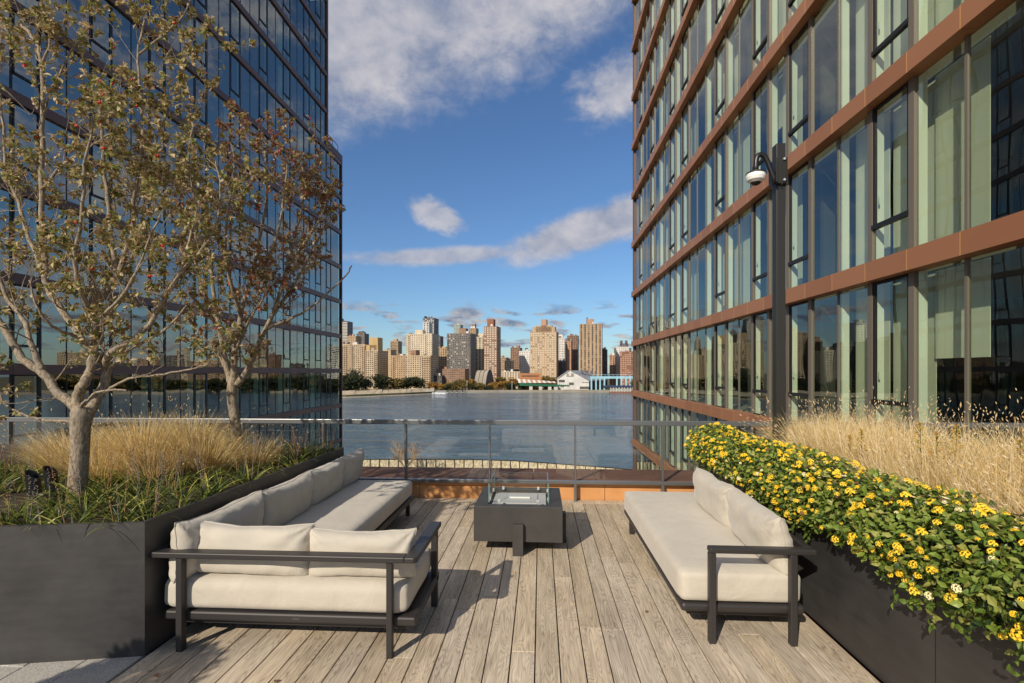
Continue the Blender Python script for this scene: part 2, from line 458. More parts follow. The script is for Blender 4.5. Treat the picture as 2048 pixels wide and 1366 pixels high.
class MB:
    def __init__(self):
        self.v = []; self.f = []; self.m = []
    def add(self, verts, faces, mi=0):
        n = len(self.v)
        self.v.extend(verts)
        self.f.extend([tuple(i + n for i in f) for f in faces])
        self.m.extend([mi] * len(faces))
    def box(self, x0, x1, y0, y1, z0, z1, mi=0):
        self.add([(x0, y0, z0), (x1, y0, z0), (x1, y1, z0), (x0, y1, z0), (x0, y0, z1), (x1, y0, z1), (x1, y1, z1), (x0, y1, z1)],
                 [(0, 3, 2, 1), (4, 5, 6, 7), (0, 1, 5, 4), (1, 2, 6, 5), (2, 3, 7, 6), (3, 0, 4, 7)], mi)
        return self
    def obox(self, c, size, mtx, mi=0):
        sx, sy, sz = (s / 2 for s in size)
        c = Vector(c)
        vs = [tuple(c + mtx @ Vector(p)) for p in [(-sx, -sy, -sz), (sx, -sy, -sz), (sx, sy, -sz), (-sx, sy, -sz), (-sx, -sy, sz), (sx, -sy, sz), (sx, sy, sz), (-sx, sy, sz)]]
        self.add(vs, [(0, 3, 2, 1), (4, 5, 6, 7), (0, 1, 5, 4), (1, 2, 6, 5), (2, 3, 7, 6), (3, 0, 4, 7)], mi)
        return self
    def prism(self, poly, z0, z1, mi=0):
        n = len(poly)
        vs = [(p[0], p[1], z0) for p in poly] + [(p[0], p[1], z1) for p in poly]
        fs = [tuple(range(n - 1, -1, -1)), tuple(range(n, 2 * n))] + [(i, (i + 1) % n, n + (i + 1) % n, n + i) for i in range(n)]
        self.add(vs, fs, mi)
        return self
    def tube(self, pts, radii, seg=8, mi=0, cap=True):
        pts = [Vector(p) for p in pts]
        if not isinstance(radii, (list, tuple)): radii = [radii] * len(pts)
        vs = []; fs = []
        prev = None
        for i, p in enumerate(pts):
            d = (pts[min(i + 1, len(pts) - 1)] - pts[max(i - 1, 0)])
            if d.length < 1e-9: d = Vector((0, 0, 1))
            d.normalize()
            if prev is None:
                a = d.orthogonal().normalized()
            else:
                a = prev - d * prev.dot(d)
                a = a.normalized() if a.length > 1e-6 else d.orthogonal().normalized()
            prev = a
            b = d.cross(a)
            for k in range(seg):
                t = 2 * math.pi * k / seg
                vs.append(tuple(p + (a * math.cos(t) + b * math.sin(t)) * radii[i]))
        for i in range(len(pts) - 1):
            for k in range(seg):
                k2 = (k + 1) % seg
                fs.append((i * seg + k, i * seg + k2, (i + 1) * seg + k2, (i + 1) * seg + k))
        if cap:
            fs.append(tuple(range(seg - 1, -1, -1)))
            fs.append(tuple((len(pts) - 1) * seg + k for k in range(seg)))
        self.add(vs, fs, mi)
        return self
    def mesh(self, name, mats, off=Vector((0, 0, 0)), smooth=False, bevel=0.0, bseg=2):
        me = bpy.data.meshes.new(name)
        ox, oy, oz = off
        me.from_pydata([(x - ox, y - oy, z - oz) for x, y, z in self.v], [], self.f)
        if isinstance(mats, str): mats = [mats]
        for m in mats: me.materials.append(MATS[m])
        if len(mats) > 1: me.polygons.foreach_set('material_index', self.m)
        if bevel > 0:
            bm = bmesh.new(); bm.from_mesh(me)
            bmesh.ops.bevel(bm, geom=list(bm.edges), offset=bevel, segments=bseg, affect='EDGES', profile=0.5)
            for f in bm.faces: f.smooth = False
            bm.to_mesh(me); bm.free()
        if smooth: me.polygons.foreach_set('use_smooth', [True] * len(me.polygons))
        me.update()
        return me
    def build(self, name, mats, parent=None, loc=None, **kw):
        off = wl(parent) if parent else Vector(loc or (0, 0, 0))
        me = self.mesh(name, mats, off, **kw)
        o = bpy.data.objects.new(name, me); COL.objects.link(o)
        o.parent = parent
        if not parent: o.location = off
        return o
def boxo(name, x0, x1, y0, y1, z0, z1, m, parent=None, **kw):
    b = MB().box(x0, x1, y0, y1, z0, z1)
    if parent is None:
        kw['loc'] = ((x0 + x1) / 2, (y0 + y1) / 2, z0)
    return b.build(name, m, parent, **kw)

# ================================================================== the setting
WATER_Z, GROUND_Z = -27.3, -24.7
# ---- water, near ground, far ground
def sheet(name, poly, z, m, thick=0.0):
    mb = MB()
    n = len(poly)
    if thick:
        mb.prism(poly, z - thick, z)
    else:
        mb.add([(p[0], p[1], z) for p in poly], [tuple(range(n))])
    return tag(mb.build(name, m), kind='structure')
sheet('water', [(-6000, -3000), (6000, -3000), (6000, 9000), (-6000, 9000)], WATER_Z, 'water')
EDGE = [(-400, 128), (-160, 131), (-47.4, 132.6), (-20, 134), (-8, 133.0), (2.5, 129.8), (18.5, 124.2), (45, 112), (90, 88), (200, 40), (600, -160)]
sheet('near_ground', EDGE[::-1] + [(-400, -600), (600, -600)][0:2], GROUND_Z, 'esplanade', 6.0)

def polyline_points(pts, step):
    out = []; acc = 0.0
    for a, b in zip(pts[:-1], pts[1:]):
        a = Vector((a[0], a[1], 0)); b = Vector((b[0], b[1], 0)); L = (b - a).length
        t = (step - acc) if out else 0.0
        while t <= L:
            out.append(a + (b - a) * (t / L)); t += step
        acc = L - (t - step)
    return out
def seawall():
    root = thing('seawall', (0, 130, GROUND_Z), 'pale stone waterfront parapet with dark posts beyond the glass railing', 'wall')
    pts = polyline_points([(-62, 132.3)] + EDGE[2:8], 2.57)
    for a, b in zip(pts[:-1], pts[1:]):
        d = (b - a).normalized(); L = (b - a).length
        ang = math.atan2(d.y, d.x)
        M = Matrix.Rotation(ang, 3, 'Z')
        c = (a + b) / 2
        zt = -22.42 + rnd.uniform(-0.04, 0.04)
        MB().obox((c.x, c.y, (GROUND_Z - 0.1 + zt) / 2), (L - 0.10, 0.35, zt - GROUND_Z + 0.1), M).build('stone_panel', 'stone_wall', root)
        MB().obox((a.x, a.y - 0.24, (GROUND_Z - 22.3) / 2), (0.20, 0.16, -22.3 - GROUND_Z), M).build('post', 'mullion_dark', root)
        MB().obox((c.x, c.y - 0.24, -22.34), (L, 0.12, 0.20), M).build('top_rail', 'mullion_dark', root)
seawall()

# ---- terrace block under the deck
tag(boxo('terrace_block', -9.5, 5.7, -7.0, 7.40, GROUND_Z, -0.06, 'coping'), kind='structure')
# ---- deck and its boards
GAP0, PITCH = -0.032, 0.1452
deck = tag(boxo('deck', -2.36, 1.86, -2.0, 6.56, -0.055, -0.03, 'deck_under'), kind='structure')
def deck_boards():
    r = random.Random(21)
    cache = {}
    for k in range(-16, 13):
        x0 = GAP0 + PITCH * k + 0.0036; x1 = GAP0 + PITCH * (k + 1) - 0.0036
        cuts = [-1.6]
        y = -1.6 + r.uniform(0.6, 3.0)
        while y < 5.9:
            cuts.append(y); y += r.choice([1.83, 2.44, 3.05, 3.66])
        cuts.append(6.40)
        if cuts[-1] - cuts[-2] < 0.35: del cuts[-2]
        for a, b in zip(cuts[:-1], cuts[1:]):
            dz = r.uniform(-0.0012, 0.0012)
            mb = MB().box(x0, x1, a + 0.0012, b - 0.0012, -0.028, dz)
            mb.build('board', 'deck_wood', deck, bevel=0.0022, bseg=1)
    x = -2.34
    while x < 1.8:
        b = min(x + 2.1, 1.86)
        MB().box(x + 0.002, b - 0.002, 6.404, 6.545, -0.028, 0.001).build('board', 'deck_wood', deck, bevel=0.0022, bseg=1)
        x = b
deck_boards()
# ---- stone paving left of the deck
paving = tag(boxo('paving', -8.5, -2.372, -3.0, 2.9, -0.055, -0.028, 'deck_under'), kind='structure')
def pavers():
    r = random.Random(5)
    x = -2.375
    for i in range(18):
        x1 = x - 0.302
        y = -2.0 + r.uniform(0, 0.7)
        while y < 2.85:
            y1 = min(y + 0.9, 2.88)
            MB().box(x1 + 0.003, x - 0.003, y + 0.003, y1 - 0.003, -0.026, r.uniform(-0.004, -0.001)).build('paving_slab', 'paver', paving, bevel=0.003, bseg=1)
            y = y1
        x = x1
pavers()

# ---- copper kerb and coping at the terrace edge
def parapet():
    root = thing('parapet', (0, 6.57, 0), 'low copper coloured upstand with wide brown metal coping at the deck edge', 'parapet')
    xs = [-9.3, -7.3, -5.6, -3.9, -2.2, -1.63, 0.075, 0.85, 2.55, 4.25, 5.68]
    for a, b in zip(xs[:-1], xs[1:]):
        MB().box(a + 0.003, b - 0.003, 6.575, 6.60, -0.03, 0.165).build('upstand_panel', 'kerb_orange', root, bevel=0.002, bseg=1)
        MB().box(a + 0.003, b - 0.003, 6.560, 6.61, 0.172, 0.215).build('upstand_lip', 'kerb_orange', root, bevel=0.003, bseg=1)
    xs = [-9.3, -7.1, -4.9, -2.42, -0.1, 0.75, 3.05, 5.68]
    for a, b in zip(xs[:-1], xs[1:]):
        MB().prism([(a + 0.004, 6.62), (b - 0.004, 6.62), (b - 0.004, 7.37), (a + 0.004, 7.37)], 0.10, 0.252).build('coping_panel', 'coping', root, bevel=0.004, bseg=1)
        
parapet()

def railing():
    Y = 6.50
    root = thing('glass_railing', (0, Y, 0), 'glass balustrade with grey cap rail across the end of the deck', 'railing')
    posts = [1.583 - 1.128 * k for k in range(-4, 10)]
    zt = 1.058
    lo, hi = posts[-1], posts[0]
    MB().box(lo - 0.1, hi + 0.1, Y - 0.03, Y + 0.03, zt - 0.062, zt).build('cap_rail', 'rail_metal', root, bevel=0.006)
    MB().box(lo - 0.1, hi + 0.1, Y - 0.022, Y + 0.03, 0.225, 0.268).build('bottom_rail', 'rail_metal', root, bevel=0.004)
    gm = None
    for i, x in enumerate(posts):
        w = 0.011
        MB().box(x - w, x + w, Y - 0.024, Y + 0.045, 0.268, zt - 0.062).build('post', 'rail_metal', root, bevel=0.003)
        MB().box(x - 0.016, x + 0.016, Y - 0.035, Y + 0.05, 0.0, 0.225).build('post_foot', 'rail_metal', root, bevel=0.003)
    for a, b in zip(posts[1:], posts[:-1]):
        MB().box(a + 0.02, b - 0.02, Y + 0.004, Y + 0.014, 0.29, zt - 0.055).build('glass_panel', 'rail_glass', root)
    # the thicker dark gate post in the bay by the corner sofa
    x = posts[3]
railing()

# ================================================================== the two glass buildings
def facade(root, xb, o, recess, ylist, types, zs, bh, panel_step, panel_y0, mband, mglass, mmull, yend, slot_w=None, blinds=True, joint=False, top_trim=None, deep=5.0, seed=1, tr_low=0.23, skip_floor=None, blind_p=1.0, lowslots=None, zoff=0.0):
    """one storeyed curtain wall in the plane x = xb, looking along o"""
    r = random.Random(seed)
    xg = xb - o * recess
    ylo, yhi = ylist[0], ylist[-1]
    z_lo, z_hi = zs[0], zs[-1]
    X = lambda a, b: (min(a, b), max(a, b))
    # mullions: one per module line, full height
    mul = {}
    for i, y in enumerate(ylist):
        wide = (i > 0 and types[i - 1] in 'CE') or (i < len(types) and types[i] in 'CE')
        key = wide
        if key not in mul:
            hw = (0.062 if wide else 0.026) * (1.0 if o < 0 else 0.62)
            a, b = X(xg - o * 0.03, xg + o * ((0.045 if wide else 0.022) if o < 0 else 0.022))
            mul[key] = MB().box(a, b, -hw, hw, z_lo, z_hi).mesh('mullion', mmull, Vector((0, 0, z_lo)))
        inst('mullion', mul[key], root, (0, y, z_lo))
        if i > 0 and types[i - 1] != 'D':
            key = 'jamb'
            if key not in mul:
                a, b = X(xg - o * 0.032, xg - o * 0.17)
                mul[key] = MB().box(a, b, -0.05, 0.0, z_lo, z_hi).mesh('window_jamb', 'interior_white', Vector((0, 0, z_lo)))
            inst('window_jamb', mul[key], root, (0, y - 0.012, z_lo))
    # bands
    pan = {}
    for zi, z in enumerate(zs):
        y = panel_y0
        while y > ylo + 0.01: y -= panel_step
        while y < yend - 0.01:
            a = max(y, ylo - 0.05); b = min(y + panel_step, yend)
            if b - a > 0.05:
                L = round(b - a, 3)
                if L not in pan:
                    x0, x1 = X(xb, xg - o * 0.05)
                    pan[L] = MB().box(x0, x1, 0.004, L - 0.004, -bh / 2, bh / 2).mesh('band_panel', mband)
                inst('band_panel', pan[L], root, (0, a, z))
            y += panel_step
        if joint:
            x0, x1 = X(xb + o * 0.002, xb - o * 0.03)
            mb = MB(); y = panel_y0
            while y > ylo: y -= panel_step
            y += panel_step
            while y < yend:
                mb.box(x0, x1, y - 0.006, y + 0.006, z - bh / 2, z + bh / 2); y += panel_step
            mb.build('joint_trim', 'joint_strip', root)
    # storeys
    cache = {}
    for fi in range(len(zs) - 1):
        z0 = zs[fi] + bh / 2; z1 = zs[fi + 1] - bh / 2; h = z1 - z0
        x0, x1 = X(xg - o * 0.32, xg - o * deep)
        boxo('floor_slab', x0, x1, ylo, yhi, zs[fi] - bh / 2 + 0.03, zs[fi] + bh / 2 - 0.06, 'interior_wall', root)
        for si, t in enumerate(types):
            ya, yb = ylist[si], ylist[si + 1]
            wd = round(yb - ya - 0.05, 3); hh = round(h, 3); yc = (ya + yb) / 2
            if t in 'CE':
                k = ('c', wd, hh)
                if k not in cache:
                    zt = h * tr_low; fr = 0.055
                    hw = wd / 2 - 0.03
                    mb = MB(); a, b = X(xg - o * 0.03, xg + o * 0.055)
                    mb.box(a, b, -hw, hw, zt - 0.03, zt + 0.05)
                    a2, b2 = X(xg - o * 0.02, xg + o * 0.03)
                    mb.box(a2, b2, -hw, -hw + fr, zt + 0.05, h); mb.box(a2, b2, hw - fr, hw, zt + 0.05, h)
                    mb.box(a2, b2, -hw + fr, hw - fr, h - fr, h); mb.box(a2, b2, -hw, hw, 0, 0.03)
                    a, b = X(xg - o * 0.005, xg + o * 0.008)
                    up = MB().box(a, b, -hw + fr, hw - fr, zt + 0.05, h - fr)
                    dn = MB().box(a, b, -hw, hw, 0.03, zt - 0.03)
                    hx0, hx1 = X(xg - o * 0.03, xg - o * 0.05)
                    hd = MB().box(hx0, hx1, hw - fr - 0.035, hw - fr - 0.012, zt + 0.42, zt + 0.56)
                    cache[k] = [q.mesh(n, m) for q, n, m in ((mb, 'casement', 'mullion_dark' if o < 0 else mmull), (up, 'sash_glass', mglass), (dn, 'vent_glass', mglass), (hd, 'handle', 'handle_white'))]
                me = cache[k]
                c = inst('casement', me[0], root, (0, yc, z0))
                inst('sash_glass', me[1], c, (0, yc, z0)); inst('vent_glass', me[2], c, (0, yc, z0))
                if blinds: inst('handle', me[3], c, (0, yc, z0))
            else:
                k = ('p', wd, hh)
                if k not in cache:
                    a, b = X(xg - o * 0.005, xg + o * 0.008)
                    cache[k] = MB().box(a, b, -wd / 2, wd / 2, 0.0, h).mesh('pane', mglass)
                inst('pane', cache[k], root, (0, yc, z0))
            if t in 'BC' and r.random() < (blind_p if si < 8 else blind_p * (0.42 if (o < 0 and fi == 3) else 0.72)):
                drop = 1.0 if r.random() < 0.86 else r.uniform(0.3, 0.8)
                back = 0.32 if t == 'B' else 0.36
                k = ('b', wd, hh, round(drop, 1), back)
                if k not in cache:
                    a, b = X(xg - o * back, xg - o * (back + 0.012))
                    cache[k] = MB().box(a, b, -wd / 2 - 0.01, wd / 2 + 0.0, h * (1 - round(drop, 1)), h).mesh('roller_blind', 'blind')
                inst('roller_blind', cache[k], root, (0, yc, z0 + 0.001))
    # partitions and back wall
    for yy in [ylo + (1.35 if o < 0 else 0.3) + 4.1 * i for i in range(int((yhi - ylo) / 4.1) + 1)]:
        if o < 0 and yy < 9.5: continue
        x0, x1 = X(xg - o * 0.45, xg - o * (deep - 0.05))
        boxo('partition_wall', x0, x1, yy, yy + 0.12, z_lo, z_hi, 'interior_dark', root)
    x0, x1 = X(xg - o * deep, xg - o * (deep + 0.2))
    boxo('back_wall', x0, x1, ylo, yhi, z_lo, z_hi, 'interior_dark', root)
    return xg

def right_building():
    xb = 5.92
    root = thing('glass_apartment_building', (10, 20, GROUND_Z), 'sunlit glass apartment block with copper floor bands right of the terrace', 'building')
    y0, st = 7.473, 1.022
    kmin, n = -5, 0
    ys = [y0 + st * k for k in range(-5, 25)]
    ys = [y for y in ys if y < 32.0] + [32.45]
    pat = {-5: 'D', -4: 'C', -3: 'B', -2: 'D', -1: 'D', 0: 'B', 1: 'C', 2: 'B', 3: 'D', 4: 'C', 5: 'B', 6: 'C', 7: 'D', 8: 'B', 9: 'C', 10: 'B', 11: 'D', 12: 'D', 13: 'C', 14: 'B', 15: 'C', 16: 'D', 17: 'B',
           18: 'D', 19: 'C', 20: 'D', 21: 'D', 22: 'E', 23: 'D', 24: 'B'}
    types = [pat[k - 5] for k in range(len(ys) - 1)]
    zs = [0.31 + 3.2 * k for k in range(-3, 9)]
    facade(root, xb, -1, 0.23, ys, types, zs, 0.34, st, 7.316, 'bronze', 'facade_glass', 'mullion', 32.6, joint=True, seed=3)
    # body: the far end wall, the storeys below and the near part behind the camera
    boxo('end_wall', 6.05, 24, 32.46, 32.75, GROUND_Z, 33.0, 'bronze_dark', root)
    boxo('rear_wall', 11.5, 24, 2.0, 32.4, GROUND_Z, 33.0, 'bronze_dark', root)
    boxo('lower_storeys', 6.0, 11.2, 2.2, 32.4, GROUND_Z, zs[0] - 0.18, 'mullion_dark', root)
    boxo('upper_storeys', 6.0, 11.2, 2.2, 32.4, zs[-1] + 0.18, 33.0, 'bronze_dark', root)
right_building()

def left_building():
    xb = -18.12
    root = thing('glass_apartment_building', (-24, 30, GROUND_Z), 'shaded dark glass apartment block with brown floor bands left of the terrace', 'building')
    yc = [43.98, 41.93] + [40.95 - 1.0 * k for k in range(0, 28)]
    types_all = 'DCDCD' + 'CDDCD' + 'DCDDC' + 'DDCDD' + 'CDDCD' + 'DCDDC'
    ys = sorted(yc)
    n = len(ys) - 1
    types = [types_all[(n - 1 - i) % len(types_all)] for i in range(n)]
    types[-1] = 'D'
    zs = [1.77 + 3.15 * k for k in range(-3, 7)]
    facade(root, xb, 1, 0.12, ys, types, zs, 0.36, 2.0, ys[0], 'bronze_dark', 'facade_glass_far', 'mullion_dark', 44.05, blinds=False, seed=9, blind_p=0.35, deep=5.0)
    ys2 = [y for y in ys if y < 41.5]
    types2 = types[:len(ys2) - 1]
    zs2 = [zs[-1] + 3.15 * k for k in range(0, 5)]
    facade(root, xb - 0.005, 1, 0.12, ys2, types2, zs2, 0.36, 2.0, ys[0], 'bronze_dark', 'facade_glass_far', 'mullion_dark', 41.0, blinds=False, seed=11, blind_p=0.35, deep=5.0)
    zt = zs2[-1]
    boxo('roof_parapet', -23.5, xb + 0.03, ys[0], 41.05, zt + 0.2, zt + 1.5, 'bronze_dark', root)
    boxo('roof_trim', -23.6, xb + 0.08, ys[0] - 0.03, 41.12, zt + 1.5, zt + 1.58, 'bronze_dark', root)
    boxo('setback_parapet', -23.5, xb + 0.03, 41.15, 44.1, zs[-1] + 0.2, zs[-1] + 0.75, 'bronze_dark', root)
    boxo('corner_post', xb - 0.25, xb + 0.02, 40.92, 41.1, zs[-1], zt + 0.2, 'bronze_dark', root)
    boxo('corner_post', xb - 0.25, xb + 0.02, 43.98, 44.10, zs[0], zs[-1] + 0.2, 'bronze_dark', root)
    boxo('end_wall', -23.4, xb - 0.3, 43.8, 44.0, GROUND_Z, zs[-1], 'bronze_dark', root)
    boxo('tower_end_wall', -23.4, xb - 0.3, 40.85, 41.0, zs[-1], zt, 'bronze_dark', root)
    boxo('near_end_wall', -23.4, xb - 0.15, ys[0] - 0.3, ys[0] - 0.05, GROUND_Z, zt, 'bronze_dark', root)
    boxo('lower_storeys', -23.4, xb - 0.12, ys[0], 43.7, GROUND_Z, zs[0] - 0.2, 'mullion_dark', root)
    # thin guard rail on the setback
    mb = MB()
    for y in (41.4, 42.6, 43.8): mb.box(xb - 0.3, xb - 0.26, y - 0.02, y + 0.02, zs[-1] + 0.75, zs[-1] + 1.6)
    mb.box(xb - 0.3, xb - 0.26, 41.4, 43.8, zs[-1] + 1.56, zs[-1] + 1.6)
    mb.build('roof_rail', 'mullion_dark', root)
left_building()

# ================================================================== far shore
SHORE = [(-1500, 420), (-700, 470), (-330, 505), (-217, 540), (-165, 600), (-139, 642), (-100, 668), (-56, 679), (20, 684), (82, 688), (160, 690), (420, 640), (900, 560), (1800, 420)]
def far_shore():
    mb = MB()
    for z0, z1, dy, nm in ((WATER_Z - 1, -24.6, 0.0, 'far_shore'),):
        poly = SHORE + [(4500, 6500), (-4500, 6500)]
        mb.prism(poly[::-1], z0, z1)
    tag(mb.build('far_shore', 'park_ground'), kind='structure')
    # pale rock bank on the left, promenade wall in the middle
    mb = MB()
    for (a, b) in zip(SHORE[:5], SHORE[1:6]):
        ax, ay = a; bx, by = b
        n = max(2, int(math.hypot(bx - ax, by - ay) / 8))
        for i in range(n):
            t0, t1 = i / n, (i + 1) / n
            p = [(ax + (bx - ax) * t, ay + (by - ay) * t) for t in (t0, t1)]
            q = [(x - 5, y + 20 + rnd.uniform(-2, 2)) for x, y in p]
            zt = -20.6 + rnd.uniform(-0.4, 0.4)
            mb.add([(p[0][0], p[0][1] - 3, WATER_Z - 0.2), (p[1][0], p[1][1] - 3, WATER_Z - 0.2), (q[1][0], q[1][1], zt), (q[0][0], q[0][1], zt)], [(0, 1, 2, 3)])
    tag(mb.build('rock_bank', 'bank_earth'), kind='structure')
    mb = MB()
    for (a, b) in zip(SHORE[5:-2], SHORE[6:-1]):
        mb.prism([(a[0], a[1] - 1.2), (b[0], b[1] - 1.2), (b[0], b[1] + 2), (a[0], a[1] + 2)], WATER_Z - 0.5, -23.9)
    tag(mb.build('promenade_wall', 'f_concrete'), kind='structure')
far_shore()

ROT = R(-9)
def tower(label, px0, px1, ytop, Y, depth=24, m='f_beige', win='win_dark', fx=3.4, fz=3.1, ww=0.56, wh=0.55, heads=(), style='grid', name='apartment_tower', cat='building', light=0.0, balc=(), zb=-24.6, side=True, roofm=None):
    a = atY(px0, 700, Y); b = atY(px1, 700, Y)
    w = (b.x - a.x); zt = atY((px0 + px1) / 2, ytop, Y).z
    # the visible width covers the front and a sliver of the right-hand side
    wf = w / math.cos(ROT)
    org = Vector((a.x, Y, zb))
    root = thing(name, org, label, cat)
    M = Matrix.Rotation(ROT, 3, 'Z')
    T = lambda x, y, z: tuple(org + M @ Vector((x, y, z)))
    H = zt - zb
    def blk(mb, x0, x1, y0, y1, z0, z1, mi=0):
        p = [T(x0, y0, 0), T(x1, y0, 0), T(x1, y1, 0), T(x0, y1, 0)]
        mb.prism([(q[0], q[1]) for q in p], zb + z0, zb + z1, mi)
    mb = MB(); blk(mb, 0, wf, 0, depth, 0, H)
    # stepped crown blocks
    wall = mb.build('wall', m, root)
    hb = MB()
    blk(hb, -0.25, wf + 0.25, -0.25, depth, H, H + 0.9); roof = hb.build('roof', roofm or m, root)
    for hx0, hx1, hy, hm in heads:
        q0 = (hx0 - px0) / (px1 - px0) * wf; q1 = (hx1 - px0) / (px1 - px0) * wf
        hz = atY((hx0 + hx1) / 2, hy, Y).z - zb
        hh = MB(); blk(hh, q0, q1, 1.2, max(8.0, depth * 0.5), H + 0.9, hz); hh.build('roof_block', hm or m, roof)
    # plant rooms and tanks
    r = random.Random(int(px0 * 13 + px1))
    for _ in range(r.randint(1, 3)):
        q0 = r.uniform(0.05, 0.8) * wf; bw = r.uniform(1.5, 4.5); bh_ = r.uniform(1.5, 4.0)
        hh = MB(); blk(hh, q0, min(q0 + bw, wf - 0.3), 1.0, 5.0, H + 0.9, H + 0.9 + bh_); hh.build('roof_plant', r.choice(('f_grey', 'f_white', 'f_brick', 'f_slate', m)), roof)
    # windows, proud of the wall by their frames
    wm = MB(); nx = max(2, int(wf / fx)); nz_ = max(1, int((H - 3) / fz))
    cw = wf / nx
    def quad(x0, x1, z0, z1, mi, y=-0.12):
        wm.add([T(x0, y, z0), T(x1, y, z0), T(x1, y, z1), T(x0, y, z1)], [(0, 1, 2, 3)], mi)
    nb = MB()
    for i in range(nx):
        isb = any(b0 <= (i + 0.5) / nx <= b1 for b0, b1 in balc)
        for j in range(nz_):
            z = H - (j + 1) * fz
            if z < 1: continue
            if style == 'stripe':
                continue
            x0 = (i + 0.5 - ww / 2) * cw; x1 = (i + 0.5 + ww / 2) * cw
            mi = 1 if r.random() < light else (2 if r.random() < 0.3 else 0)
            quad(x0, x1, z + fz * (0.5 - wh / 2), z + fz * (0.5 + wh / 2), mi)
            if isb:
                p = [T(i * cw + 0.2, -1.5, 0), T((i + 1) * cw - 0.2, -1.5, 0), T((i + 1) * cw - 0.2, 0, 0), T(i * cw + 0.2, 0, 0)]
                nb.prism([(q[0], q[1]) for q in p], zb + z + 0.2, zb + z + 1.2)
    if style == 'stripe':
        for j in range(nz_):
            z = H - (j + 1) * fz
            quad(0.3, wf - 0.3, z + fz * 0.15, z + fz * 0.6, 0)
    if style == 'piers':
        for i in range(nx + 1):
            x = min(max(i * cw, 0.4), wf - 0.4)
            p = [T(x - 0.4, -0.6, 0), T(x + 0.4, -0.6, 0), T(x + 0.4, 0, 0), T(x - 0.4, 0, 0)]
            nb.prism([(q[0], q[1]) for q in p], zb, zb + H)
    if side:
        nd = max(2, int(depth / 4.5)); cd = depth / nd
        for i in range(nd):
            for j in range(nz_):
                z = H - (j + 1) * fz
                if z < 1: continue
                y0 = (i + 0.3) * cd; y1 = (i + 0.7) * cd
                wm.add([T(wf + 0.12, y0, z + 0.8), T(wf + 0.12, y1, z + 0.8), T(wf + 0.12, y1, z + 2.2), T(wf + 0.12, y0, z + 2.2)], [(0, 1, 2, 3)], 0)
                wm.add([T(-0.12, y1, z + 0.8), T(-0.12, y0, z + 0.8), T(-0.12, y0, z + 2.2), T(-0.12, y1, z + 2.2)], [(0, 1, 2, 3)], 0)
    if wm.f: tag(wm.build('windows', [win, 'win_light', 'win_mid'], wall), kind='stuff')
    if nb.f: tag(nb.build('balconies' if style != 'piers' else 'piers', m, wall), kind='stuff')
    return root

